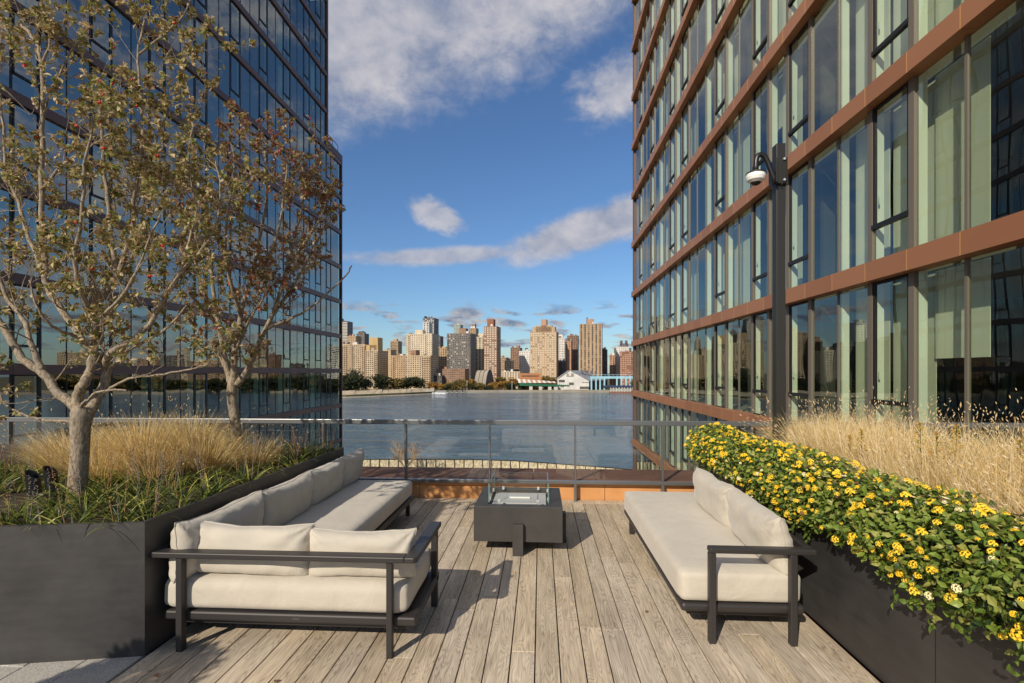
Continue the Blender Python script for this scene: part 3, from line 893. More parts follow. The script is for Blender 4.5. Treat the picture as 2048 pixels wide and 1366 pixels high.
def skyline():
    T = tower
    # back row
    T('dark banded residential tower at the far left of the skyline', 664, 697, 644, 1050, 22, 'f_slate', 'win_light', fz=3.3, style='stripe', heads=((670, 683, 637, None),))
    T('pale square tower behind the terraced beige apartments', 695, 713, 673, 900, 20, 'f_tan', wh=0.35)
    T('slim pointed grey tower behind the terraced beige apartments', 713, 730, 668, 960, 18, 'f_grey', 'win_dark', heads=((715, 728, 664, None), (718, 725, 662, None)))
    T('small brown tower with a yellow roof block between two beige complexes', 781, 797, 683, 980, 18, 'f_tan', 'win_dark', style='piers', heads=((785, 793, 678, 'f_yellow'),))
    T('tall slim two part skyscraper rising behind the wide beige slab', 846, 869, 637, 1150, 30, 'f_slate', 'win_light', fx=4.5, fz=4.0, wh=0.6, ww=0.6, heads=((848, 849.5, 632, 'f_dark'),))
    T('white gridded block attached to the tall slim skyscraper', 846, 858.5, 645, 1100, 22, 'f_white', 'win_dark', fx=5, fz=4.2, wh=0.6, ww=0.6)
    T('thin dark tower right of the wide beige slab', 871, 881, 673, 1000, 18, 'f_dark')
    T('stepped orange brick block left of the dark tower', 872, 894, 697, 880, 22, 'f_tan', heads=((873, 880, 693, None), (884, 892, 693, None)))
    T('pale green glass tower peeking over the dark tower', 908, 921, 650, 1150, 20, 'f_green', 'win_mid', ww=0.8, wh=0.5)
    T('slim tan tower with a narrow roof block beside the dark tower', 938, 952, 657, 1000, 20, 'f_tan', 'win_dark', heads=((943, 950, 648, 'f_brick'),))
    T('cream pier fronted tower left of the speckled brown tower', 950, 970, 675, 860, 22, 'f_cream', 'win_dark', style='piers', fx=4.6, wh=0.75, ww=0.4, heads=((956, 967, 667, None),))
    T('beige brick block with roof tank in the middle distance', 1021, 1040, 696, 900, 22, 'f_brick', 'win_dark', heads=((1032, 1038, 691, None),))
    T('white apartment block beside the big speckled beige tower', 1038.5, 1061, 703, 860, 20, 'f_white', 'win_mid', wh=0.4, ww=0.4, heads=((1050, 1054, 696, 'f_dark'),))
    T('low tan block with rooftop clutter left of the white block', 1000, 1012, 716, 850, 20, 'f_tan', heads=((1003, 1006, 711, 'f_grey'),))
    T('low cream block behind the tan block in the middle', 1009, 1023, 722, 830, 20, 'f_cream', heads=((1014, 1018, 717, 'f_skyblue'),))
    T('white tower with a stepped top right of the speckled beige tower', 1113.5, 1130.5, 677, 880, 20, 'f_white', 'win_dark', wh=0.4, heads=((1117, 1125, 669, None),))
    T('brown slab with a roof block left of the tallest ribbed tower', 1134, 1155, 672, 840, 26, 'f_brown', 'win_dark', ww=0.35, heads=((1140, 1145, 667, None),))
    T('lower brown wing in front of the brown slab', 1130, 1142, 683, 800, 22, 'f_pink', 'win_dark', ww=0.4)
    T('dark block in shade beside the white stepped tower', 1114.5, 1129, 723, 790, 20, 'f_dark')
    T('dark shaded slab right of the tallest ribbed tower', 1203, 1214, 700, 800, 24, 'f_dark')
    T('small tan block between the dark slab and the right cluster', 1219, 1230, 711, 880, 20, 'f_pink', heads=((1221, 1226, 707, None),))
    T('grey block with two dark rooftop cooling towers at the right end', 1228, 1262, 697, 900, 26, 'f_grey', 'win_dark', heads=((1239, 1256, 687, 'f_slate'), (1240, 1245, 681, 'f_dark'), (1249.5, 1254.5, 681, 'f_dark')))
    T('white block with a tall window column at the right end', 1232, 1257, 695, 840, 20, 'f_white', 'win_mid', ww=0.3)
    T('brown brick block at the right end beside the glass building', 1240, 1275, 704, 800, 24, 'f_redbrown', 'win_light', wh=0.35, balc=((0.6, 1.0),))
    # front row
    T('terraced beige apartment block at the left end of the shore', 668, 704, 690, 745, 26, 'f_beige', balc=((0.5, 0.75),), fx=3.0, heads=((678, 690, 688, None),))
    T('terraced beige apartment block with stacked balconies on the left shore', 703, 732, 690, 735, 26, 'f_beige', balc=((0.0, 0.2), (0.75, 1.0)), fx=3.0)
    T('terraced beige apartment block with a yellow upper storey and roof tank', 731, 757, 702, 725, 34, 'f_beige', balc=((0.75, 1.0),), fx=3.0, heads=((731.5, 754, 690, 'f_yellow'), (739, 756, 675, 'f_yellow')))
    T('narrow beige slab between the terraced block and the balcony block', 769, 782, 700, 860, 22, 'f_beige', wh=0.3, ww=0.3)
    T('wide beige slab tower with a taller blank centre', 812, 866, 669, 800, 30, 'f_cream', 'win_dark', ww=0.35, fx=3.2, balc=((0.04, 0.12), (0.72, 0.8)), heads=((830, 846, 660, None),))
    T('lower beige block with a balcony column left of the wide slab', 780.6, 811.5, 712, 730, 24, 'f_tan', balc=((0.15, 0.35),), fx=3.2, ww=0.35, heads=((800, 806, 708, 'f_white'),))
    T('wide lower beige block with balconies on its right side', 811, 863, 712, 722, 30, 'f_beige', balc=((0.66, 1.0),), fx=3.4, ww=0.45, heads=((820, 832, 700, 'f_brick'), (821, 830, 707, 'f_white')))
    T('dark grey brown tower with balcony edges in the skyline centre', 894, 943, 668, 800, 30, 'f_grey', 'win_dark', fx=3.0, ww=0.5, light=0.12, balc=((0.0, 0.07), (0.9, 1.0)), heads=((918, 932, 657, 'f_brick'),))
    T('speckled brown tower with an orange roof block in the centre', 968, 994, 654, 770, 26, 'f_brick', 'win_light', fx=3.6, fz=3.3, ww=0.55, wh=0.5, light=0.5, heads=((974, 987, 638, 'f_redbrown'),))
    T('big speckled beige tower with cut corners and roof tower', 1060.5, 1112.5, 665, 765, 28, 'f_tan', 'win_light', fx=3.4, fz=3.3, ww=0.5, wh=0.45, light=0.3, heads=((1064.5, 1109.5, 654, 'f_tan'), (1071, 1103, 651, 'f_tan'), (1082, 1092.5, 639, 'f_pink')))
    T('tallest ribbed tan tower with reddish roof block', 1159, 1203, 649, 765, 28, 'f_tan', 'win_dark', fx=5.6, fz=3.2, ww=0.4, wh=0.8, style='piers', heads=((1172.5, 1186, 638, 'f_pink'), (1172.8, 1174, 634, 'f_redbrown')))
    T('long low brick building at the foot of the dark tower', 877, 931, 739, 740, 22, 'f_brick', 'win_dark', wh=0.35)
    T('low beige building behind the orange trees', 1003, 1040, 744, 760, 20, 'f_cream', fx=4.0)
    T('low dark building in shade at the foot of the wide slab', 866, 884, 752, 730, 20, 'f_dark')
    # beyond the frame, where the facades mirror it
    r = random.Random(77)
    ms = ['f_beige', 'f_tan', 'f_brick', 'f_cream', 'f_grey', 'f_pink', 'f_white', 'f_dark', 'f_brown']
    x = 640
    i = 0
    while x > 340:
        w = r.uniform(18, 38); top = r.uniform(648, 706)
        Y = 560 + r.uniform(0, 160)
        tower('apartment tower mirrored in the glass of the right building', x - w, x, top, Y, 22, ms[i % 9], 'win_dark', balc=((0.6, 0.9),) if i % 2 else (), heads=((x - w * 0.7, x - w * 0.3, top - 8, None),), side=False)['group'] = 'towers beyond the frame on the left shore'
        x -= w * r.uniform(0.55, 1.1); i += 1
    x = 1300
    while x < 2100:
        w = r.uniform(20, 60); top = r.uniform(690, 728)
        tower('apartment block mirrored in the glass of the left building', x, x + w, top, 700 + r.uniform(0, 200), 22, ms[i % 9], 'win_dark', side=False)['group'] = 'blocks beyond the frame on the right shore'
        x += w * r.uniform(1.0, 2.6); i += 1
skyline()

def asphalt_arch():
    Y = 715
    a = atY(947, 770, Y); b = atY(982.5, 770, Y); zt = atY(965, 740.5, Y).z; zb = -24.6
    root = thing('arched_hall', (a.x, Y, zb), 'concrete parabolic arch hall with dark ribs among the orange trees', 'building')
    L = (b.x - a.x); H = zt - zb
    M = Matrix.Rotation(R(-32), 3, 'Z')
    org = Vector((a.x, Y, zb))
    W = 22.0
    n = 14
    def prof(t):  # parabola across the width
        u = -1 + 2 * t
        return W / 2 * u, H * (1 - abs(u) ** 2.4)
    def shell(y0, y1, sc, mi=0):
        mb = MB()
        pts = [prof(i / n) for i in range(n + 1)]
        vs = []
        for yy in (y0, y1):
            for p in pts:
                vs.append(tuple(org + M @ Vector((yy, W / 2 + p[0] * sc, p[1] * sc))))
        fs = [(i, i + 1, n + 2 + i, n + 1 + i) for i in range(n)]
        fs.append(tuple(range(n + 1))); fs.append(tuple(range(2 * n + 1, n, -1)))
        mb.add(vs, fs)
        return mb
    Lr = L * 0.83
    shell(0, Lr, 1.0).build('arch_shell', 'f_concrete', root)
    for k in range(4):
        y = k * Lr / 3
        shell(y - 0.35, y + 0.35, 1.03).build('rib', 'f_dark', root)
asphalt_arch()

def boathouse():
    Y = 705
    zb = -24.2
    p = lambda x, y: atY(x, y, Y)
    root = thing('market_hall', (p(1116, 770).x, Y, zb), 'white gabled waterfront shed with grey roof and round emblem', 'shed')
    L, P, Rr = p(1116, 758), p(1140, 741.5), p(1178, 762)
    D = 55
    def gable(y, mb, e=0):
        pass
    mb = MB()
    out = [(L.x, zb), (Rr.x, zb), (Rr.x, Rr.z), (P.x, P.z), (L.x, L.z)]
    vs = [(x, Y, z) for x, z in out] + [(x, Y + D, z) for x, z in out]
    mb.add(vs, [(4, 3, 2, 1, 0), (5, 6, 7, 8, 9)] + [(i, (i + 1) % 5, 5 + (i + 1) % 5, 5 + i) for i in range(5)])
    mb.build('wall', 'f_white', root)
    # roof sheets running back and to the right
    mb = MB(); sx = 34
    for (A, B) in ((P, Rr), (L, P)):
        dx = sx if A is P else 0
        mb.add([(A.x, Y - 0.8, A.z + 0.4), (B.x, Y - 0.8, B.z + 0.4), (B.x + dx, Y + D, B.z + 0.6), (A.x + dx * 0.6, Y + D, A.z + 0.6)], [(0, 1, 2, 3)])
    mb.build('roof', 'f_roofgrey', root)
    for k in range(4):
        c = Vector((P.x + 17 + k * 7.5, Y + 12 + k * 9, P.z - 3.6 - k * 0.5))
        MB().box(c.x, c.x + 3.4, c.y, c.y + 4, c.z, c.z + 4.6).build('roof_ventilator', 'f_slate', root)
    MB().prism([(P.x - 5, Y - 0.25), (P.x + 5.2, Y - 0.25), (P.x + 5.2, Y), (P.x - 5, Y)], P.z - 8.6, P.z - 3.8).build('gable_panel', 'f_concrete', root)
    mb = MB(); c = Vector((P.x, Y - 0.4, P.z - 5.6)); n = 16
    mb.add([(c.x + 1.9 * math.cos(2 * math.pi * i / n), c.y, c.z + 1.9 * math.sin(2 * math.pi * i / n)) for i in range(n)], [tuple(range(n - 1, -1, -1))])
    mb.build('round_emblem', 'f_white', root)
    for x0, x1, y0, y1 in ((1117.5, 1129.5, 759.5, 764.5), (1138, 1147.5, 765, 770), (1159.5, 1178, 773, 778)):
        a = p(x0, y0); b = p(x1, y1)
        MB().box(a.x, b.x, Y - 0.3, Y - 0.05, b.z, a.z).build('opening', 'f_dark', root)
    mb = MB()
    for k in range(7):
        a = p(1164 + k * 2.0, 764.4)
        mb.box(a.x, a.x + 0.9, Y - 0.25, Y - 0.05, a.z - 1.0, a.z + rnd.uniform(0.2, 0.5))
    mb.build('wall_lettering', 'f_slate', root)
    # low sheds and sea wall in front
boathouse()

def pavilion():
    Y = 700
    p = lambda x, y: atY(x, y, Y)
    zb = -24.2
    root = thing('pier_pavilion', (p(1040, 770).x, Y, zb), 'low orange brick pavilion with a striped sloping roof by the pier', 'pavilion')
    a, b = p(1038, 746.5), p(1083, 757)
    MB().box(a.x, b.x, Y, Y + 18, zb, a.z).build('wall', 'f_orange', root)
    MB().box(a.x + 4, b.x - 4, Y - 0.2, Y - 0.02, a.z - 4.6, a.z - 3.2).build('window_strip', 'win_dark', root)
    l0, l1 = p(1038, 757), p(1112, 764.5)
    for k in range(15):
        t0, t1 = k / 15, (k + 1) / 15
        xa = l0.x + (l1.x - l0.x) * t0; xb_ = l0.x + (l1.x - l0.x) * t1
        za = -20 + (p(1040, 757).z + 20) * 1.0
        MB().add
        mb = MB()
        zt0 = p(1040, 757.5 + 5 * t0).z; zt1 = p(1040, 757.5 + 5 * t1).z; zl = p(1040, 765.5).z
        mb.add([(xa, Y - 9, zl), (xb_, Y - 9, zl), (xb_ - 2, Y - 1, zt1), (xa - 2, Y - 1, zt0)], [(0, 1, 2, 3)])
        mb.build('roof_strip', 'f_white' if k % 2 == 0 else 'f_pink', root)
    root2 = thing('ferry_pier', (p(1080, 784).x, Y - 12, WATER_Z), 'green trussed ramp on pale concrete piers over the water', 'pier')
    for k, x in enumerate((1062, 1081, 1099, 1111, 1124)):
        q = p(x, 778)
        MB().add
        MB().prism([(q.x - 2.2, Y - 14), (q.x + 2.4, Y - 14), (q.x + 2.4, Y - 9), (q.x - 2.2, Y - 9)], WATER_Z - 1, p(x, 770.5 + k * 0.3).z).build('pier_column', 'f_pierwhite', root2)
    a, b = p(1040, 765.5), p(1138, 771)
    mb = MB(); mb.add([(a.x, Y - 15, a.z), (b.x, Y - 15, p(1138, 770).z), (b.x, Y - 15, p(1138, 772.5).z), (a.x, Y - 15, p(1040, 771).z), (a.x, Y - 8, a.z), (b.x, Y - 8, p(1138, 770).z), (b.x, Y - 8, p(1138, 772.5).z), (a.x, Y - 8, p(1040, 771).z)],
                      [(3, 2, 1, 0), (4, 5, 6, 7), (0, 1, 5, 4), (2, 3, 7, 6), (1, 2, 6, 5), (3, 0, 4, 7)])
    mb.build('ramp_deck', 'f_greenpaint', root2)
    mb = MB()
    for k in range(24):
        x = 1042 + k * 4
        q = p(x, 766 + k * 0.18)
        mb.box(q.x - 0.2, q.x + 0.2, Y - 15.4, Y - 15.1, q.z - 1, q.z + 2.0)
    tag(mb.build('ramp_truss', 'f_greenpaint', root2), kind='stuff')
    # pale blue loading gantry
    root3 = thing('loading_gantry', (p(1180, 780).x, Y - 10, WATER_Z), 'pale blue steel loading gantry on columns at the right of the shore', 'gantry')
    a, b = p(1179, 752.5), p(1264, 757)
    MB().box(a.x, b.x, Y - 12, Y - 4, b.z, a.z).build('gantry_beam', 'f_skyblue', root3)
    for x in (1181, 1190, 1198, 1206.5, 1231, 1240, 1249, 1257):
        q = p(x, 770)
        MB().box(q.x - 1.0, q.x + 1.0, Y - 13, Y - 11, -24, b.z).build('column', 'f_skyblue', root3)
    for k in range(10):
        q = p(1184 + k * 8, 750.5)
        MB().box(q.x - 0.25, q.x + 0.25, Y - 12, Y - 11.6, a.z, a.z + 2.6).build('stanchion', 'f_skyblue', root3)
    c, d = p(1190, 750.6), p(1262, 751)
    MB().box(c.x, d.x, Y - 12, Y - 11.7, a.z + 2.2, a.z + 2.6).build('guard_rail', 'f_skyblue', root3)
    c, d = p(1205, 770.5), p(1264, 774.5)
    MB().box(c.x, d.x, Y - 16, Y - 2, d.z, c.z).build('dock_deck', 'f_navy', root3)
    root4 = thing('barge_fender', (p(1235, 784).x, Y - 20, WATER_Z), 'white cross braced fender frame on a rusty barge at the right shore', 'barge')
    c, d = p(1215, 783), p(1266, 787)
    MB().box(c.x, d.x, Y - 26, Y - 17, WATER_Z - 0.5, WATER_Z + 1.6).build('hull', 'f_redbrown', root4)
    mb = MB()
    for k in range(9):
        q = p(1216 + k * 5.4, 779); e = p(1216 + (k + 1) * 5.4, 779)
        mb.box(q.x - 0.3, q.x + 0.3, Y - 26.5, Y - 26, WATER_Z + 1.6, WATER_Z + 7.2)
        mb.tube([(q.x, Y - 26.3, WATER_Z + 1.6), (e.x, Y - 26.3, WATER_Z + 7)], 0.25, 4); mb.tube([(e.x, Y - 26.4, WATER_Z + 1.6), (q.x, Y - 26.4, WATER_Z + 7)], 0.25, 4)
    mb.build('fender_frame', 'f_white', root4)
pavilion()

def ferry_landing():
    Y = 640
    p = lambda x, y: atY(x, y, Y)
    for (x0, x1, y0, lab) in ((846, 872, 783.0, 'white moored boat with a low cabin at the left landing'), (870, 896, 783.5, 'white covered landing barge beside the moored boat')):
        a, b = p(x0, 789), p(x1, 789)
        root = thing('moored_boat', (a.x, Y, WATER_Z), lab, 'boat')
        L = b.x - a.x
        mb = MB(); mb.prism([(a.x, Y), (a.x + 2, Y - 2.5), (b.x - 3, Y - 2.5), (b.x, Y), (b.x - 3, Y + 2.5), (a.x + 2, Y + 2.5)], WATER_Z - 0.3, WATER_Z + 1.5)
        mb.build('hull', 'boat_white', root)
        MB().box(a.x + L * 0.2, a.x + L * 0.8, Y - 1.8, Y + 1.8, WATER_Z + 1.5, WATER_Z + 3.1).build('cabin', 'win_mid', root)
        MB().box(a.x + L * 0.15, a.x + L * 0.85, Y - 2.2, Y + 2.2, WATER_Z + 3.1, WATER_Z + 3.5).build('cabin_roof', 'boat_white', root)
    root = thing('landing_stage', (p(825, 788).x, Y, WATER_Z), 'long pale landing stage on piles along the left bank', 'landing stage')
    a, b = p(818, 788), p(852, 788)
    MB().box(a.x, b.x, Y + 3, Y + 8, WATER_Z + 1.2, WATER_Z + 2.0).build('stage_deck', 'f_concrete', root)
    for x in range(819, 853, 4):
        q = p(x, 788); MB().tube([(q.x, Y + 3, WATER_Z - 1), (q.x, Y + 3, WATER_Z + 2.4)], 0.3, 6).build('pile', 'pile', root)
    for i, x in enumerate((838, 846, 897, 906, 915, 926)):
        q = p(x, 788)
        g = thing('mooring_pile', (q.x, Y - 4, WATER_Z), 'dark mooring pile cluster standing in the water near the landing', 'pile', 'mooring piles by the landing')
        mb = MB()
        for dx, dy in ((-0.5, 0), (0.5, 0), (0, 0.6)): mb.tube([(q.x + dx, Y - 4 + dy, WATER_Z - 1), (q.x + dx * 0.4, Y - 4 + dy * 0.4, WATER_Z + 5)], 0.4, 6)
        mb.build('timber', 'pile', g)
        MB().tube([(q.x, Y - 4, WATER_Z + 1.4), (q.x, Y - 4, WATER_Z + 2.0)], 1.0, 8).build('collar', 'boat_white', g)
ferry_landing()

# ---- trees on the far shore
def far_tree(px, ybase, ytop, wpx, Y, m2, label, seed, name='shore_tree'):
    r = random.Random(seed)
    c = atY(px, 770, Y); zb = -24.6; zt = atY(px, ytop, Y).z
    s = Y / F_PX
    rx = wpx * s / 2 * 1.3; H = zt - zb
    root = thing(name, (c.x, Y, zb), label, 'tree')
    MB().tube([(c.x, Y, zb - 0.3), (c.x + 0.2, Y, zb + H * 0.3), (c.x - 0.2, Y, zb + H * 0.55)], [rx * 0.09 + 0.15, rx * 0.07 + 0.1, 0.1], 6).build('trunk', 'bark', root)
    mb = MB()
    lumps = [(Vector((c.x + r.uniform(-0.55, 0.55) * rx, Y + r.uniform(-0.5, 0.5) * rx, zb + H * r.uniform(0.20, 0.82))), r.uniform(0.34, 0.55)) for _ in range(14)]
    n = int(420 + rx * 110)
    for _ in range(n):
        lc, lr = r.choice(lumps)
        d = Vector((r.gauss(0, 1), r.gauss(0, 1), r.gauss(0, 1))).normalized()
        q = lc + Vector((d.x * rx * lr * 1.1, d.y * rx * lr * 1.1, d.z * H * lr * 0.42)) * r.uniform(0.55, 1.05)
        sz = r.uniform(0.45, 1.05) * (0.6 + rx * 0.05)
        t = Vector((r.gauss(0, 1), r.gauss(0, 1), r.gauss(0, 1))).normalized()
        b2 = t.orthogonal().normalized() * sz; c2 = t.cross(b2.normalized()) * sz * 0.8
        mb.add([tuple(q - b2), tuple(q + c2 * 0.8), tuple(q + b2), tuple(q - c2)], [(0, 1, 2, 3)], 0 if r.random() < 0.6 else 1)
    tag(mb.build('crown', list(m2), root), kind='stuff')
    return root
def shore_trees():
    G = ('far_dark', 'far_green'); O = ('far_orange', 'far_amber'); A = ('far_amber', 'far_green')
    spec = [(688, 779, 745, 26, 590, G, 'dark green tree at the left end of the far bank'),
            (709, 779, 738, 46, 600, G, 'big round dark green tree on the left bank'),
            (731, 779, 748, 24, 615, G, 'dark green tree right of the big round one'),
            (766, 779, 748, 34, 640, G, 'broad green tree below the narrow beige slab'),
            (793, 780, 756, 30, 645, A, 'olive tree left of the landing'),
            (815, 780, 754, 36, 655, G, 'wide olive green tree behind the landing stage'),
            (838, 779, 753, 26, 660, G, 'green tree at the foot of the wide beige block'),
            (863, 778, 764, 18, 690, O, 'small orange tree right of the landing'),
            (883, 778, 766, 20, 695, O, 'low orange tree before the long brick building'),
            (905, 778, 763, 26, 697, A, 'amber tree before the long brick building'),
            (924, 778, 759, 30, 700, A, 'amber tree left of the arched hall'),
            (938, 778, 757, 24, 702, O, 'orange tree touching the arched hall'),
            (962, 778, 765, 24, 696, A, 'olive tree standing before the arched hall'),
            (988, 778, 763, 20, 700, O, 'orange tree just right of the arched hall'),
            (1004, 776, 753, 24, 740, A, 'olive tree behind the orange row'),
            (1007, 778, 761, 22, 705, O, 'orange tree in the middle of the park row'),
            (1026, 777, 754, 22, 725, O, 'bright orange tree before the low beige building'),
            (1021, 778, 765, 20, 698, G, 'small dark tree left of the pavilion'),
            (1041, 779, 765, 16, 696, G, 'dark shrub like tree at the foot of the pavilion'),
            (1092, 764, 751, 30, 745, A, 'olive tree behind the striped roof'),
            (1108, 764, 753, 18, 745, A, 'smaller olive tree left of the white shed'),
            (896, 778, 768, 16, 690, G, 'small green tree between the orange ones'),
            (948, 779, 769, 16, 692, G, 'small green tree at the foot of the arched hall'),
            (976, 779, 770, 16, 692, G, 'small dark tree right before the arched hall')]
    for i, (px, yb, yt, w, Y, m2, lab) in enumerate(spec):
        far_tree(px, yb, yt, w, Y, m2, lab, 100 + i)
    r = random.Random(55)
    for i in range(16):
        px = 300 + i * 23 + r.uniform(-6, 6)
        far_tree(px, 779, r.uniform(744, 760), r.uniform(26, 44), 560 + r.uniform(0, 60), G, 'dark green tree mirrored in the right building glass', 300 + i)['group'] = 'trees beyond the frame on the left shore'
    for i in range(26):
        px = 1290 + i * 32 + r.uniform(-8, 8)
        far_tree(px, 779, r.uniform(750, 764), r.uniform(30, 56), 640 + r.uniform(0, 60), G if i % 3 else A, 'green tree mirrored in the left building glass', 400 + i)['group'] = 'trees beyond the frame on the right shore'
shore_trees()

def lamp_standards():
    for i, x in enumerate((934, 1024)):
        Y = 690; a = atY(x, 779, Y)
        g = thing('promenade_lamp', (a.x, Y, -24.0), ('thin white lamp mast on the promenade left of the arched hall', 'thin white lamp mast on the promenade left of the pavilion')[i], 'lamp')
        MB().tube([(a.x, Y, -24.6), (a.x, Y, atY(x, 763, Y).z)], 0.22, 6).build('mast', 'boat_white', g)
        MB().box(a.x - 0.7, a.x + 0.7, Y - 0.3, Y + 0.3, atY(x, 763, Y).z, atY(x, 763, Y).z + 0.4).build('lamp_head', 'boat_white', g)
lamp_standards()

# ================================================================== furniture
def rbox_mesh(name, sx, sy, sz, rad, m, n=10, bulge=0.0, wrinkle=0.0, seed=0, sag=0.0):
    """upholstery block with soft edges, centred on x, y with its base at z = 0"""
    bm = bmesh.new()
    bmesh.ops.create_cube(bm, size=2.0)
    bmesh.ops.subdivide_edges(bm, edges=list(bm.edges), cuts=n, use_grid_fill=True)
    ix, iy, iz = sx / 2 - rad, sy / 2 - rad, sz / 2 - rad
    for v in bm.verts:
        # even spacing along edges, denser at the rounding
        f = lambda t: math.copysign(abs(t) ** 0.75, t)
        p = Vector((f(v.co.x) * sx / 2, f(v.co.y) * sy / 2, f(v.co.z) * sz / 2))
        q = Vector((max(-ix, min(ix, p.x)), max(-iy, min(iy, p.y)), max(-iz, min(iz, p.z))))
        d = p - q
        if d.length > 1e-6: p = q + d.normalized() * rad
        ux, uy, uz = p.x / (sx / 2), p.y / (sy / 2), p.z / (sz / 2)
        bl = bulge * (1 - min(1, abs(ux)) ** 3) * (1 - min(1, abs(uy)) ** 3)
        if uz > 0.2: p.z += bl
        p.x += math.copysign(bulge * 0.5 * (1 - min(1, abs(uz)) ** 2) * (1 - min(1, abs(uy)) ** 4), ux) if abs(ux) > 0.6 else 0
        p.y += math.copysign(bulge * 0.5 * (1 - min(1, abs(uz)) ** 2) * (1 - min(1, abs(ux)) ** 4), uy) if abs(uy) > 0.6 else 0
        if wrinkle:
            nz_ = mnoise.noise(Vector((p.x * 4 + seed, p.y * 4, p.z * 7))) + 0.5 * mnoise.noise(Vector((p.x * 11 + seed, p.y * 11, p.z * 15)))
            dd = p.normalized()
            p += dd * nz_ * wrinkle
        v.co = p + Vector((0, 0, sz / 2))
    for f in bm.faces: f.smooth = True
    me = bpy.data.meshes.new(name); bm.to_mesh(me); bm.free()
    me.materials.append(MATS[m])
    return me
def pillow_mesh(name, w, h, t, m, seed=0, n=34, slump=0.02):
    """loose back cushion: w along x, h along z, thickness t along y, base at z = 0"""
    r = random.Random(seed)
    bm = bmesh.new()
    grid = {}
    def prof(u, v):
        e = max(0.0, 1 - abs(u) ** 5.0) * max(0.0, 1 - abs(v) ** 4.0)
        return e ** 0.42
    for side in (1, -1):
        for i in range(n + 1):
            for j in range(n + 1):
                u = -1 + 2 * i / n; v = -1 + 2 * j / n
                u = math.sin(u * math.pi / 2) * 0.55 + u * 0.45; v = math.sin(v * math.pi / 2) * 0.55 + v * 0.45
                rim = i in (0, n) or j in (0, n)
                if rim and side < 0: continue
                pf = prof(u, v)
                # corners pulled in between the dog-ears
                pinx = 1 - 0.030 * (1 - v * v) * abs(u) ** 3
                pinz = 1 - 0.050 * (1 - u * u) * abs(v) ** 3
                x = u * w / 2 * pinx; z = v * h / 2 * pinz
                y = side * t / 2 * pf * (0.98 - 0.10 * v)
                z += -slump * (1 - u * u) * (1 if v > 0 else 0) * v
                p = Vector((x, y, z))
                e = 1 - pf
                wr = mnoise.noise(Vector((x * 5 + seed * 3.1, z * 9, side * 2.0))) * 0.016 + mnoise.noise(Vector((x * 14 + seed, z * 24, side))) * 0.011 * min(1, (1.2 - pf) * 1.2) + mnoise.noise(Vector((x * 3 + z * 7 + seed * 1.7, z * 3, side + 5))) * 0.013
                # folds running in from the top corners
                for sxn in (-1, 1):
                    cx, cz = sxn * w / 2, h / 2
                    dx, dz = (x - cx), (z - cz)
                    dist = math.hypot(dx, dz)
                    if dist < 0.28:
                        ang = math.atan2(dz, dx * -sxn)
                        wr += 0.011 * math.sin(ang * 9 + seed) * (1 - dist / 0.28) * min(1, dist / 0.06)
                p.y += wr * side
                p.z += mnoise.noise(Vector((x * 6 + seed * 5, 0, z * 3))) * 0.007 * (v > 0.3)
                grid[(side, i, j)] = bm.verts.new(p + Vector((0, 0, h / 2)))
    for i in range(n + 1):
        for j in range(n + 1):
            if (-1, i, j) not in grid: grid[(-1, i, j)] = grid[(1, i, j)]
    for side in (1, -1):
        for i in range(n):
            for j in range(n):
                a = [grid[(side, i, j)], grid[(side, i + 1, j)], grid[(side, i + 1, j + 1)], grid[(side, i, j + 1)]]
                if side > 0: a.reverse()
                f = bm.faces.new(a); f.smooth = True
    # welt seam round the rim
    ring = [(i, 0) for i in range(n)] + [(n, j) for j in range(n)] + [(i, n) for i in range(n, 0, -1)] + [(0, j) for j in range(n, -1, -1)]
    sb = MB(); sb.tube([grid[(1, i, j)].co.copy() for i, j in ring], 0.0032, 5, cap=False)
    me = bpy.data.meshes.new(name); bm.to_mesh(me); bm.free()
    me.materials.append(MATS[m])
    return me, sb.mesh('welt_seam', m, smooth=True)
def put_pillow(me, root, loc, rot):
    c = inst('back_cushion', me[0], root, loc, rot)
    w_ = bpy.data.objects.new('welt_seam', me[1]); COL.objects.link(w_); w_.parent = c
def fbox(parent, name, x0, x1, y0, y1, z0, z1, bev=0.006, m='dark_metal'):
    return MB().box(x0, x1, y0, y1, z0, z1).build(name, m, parent, bevel=bev)

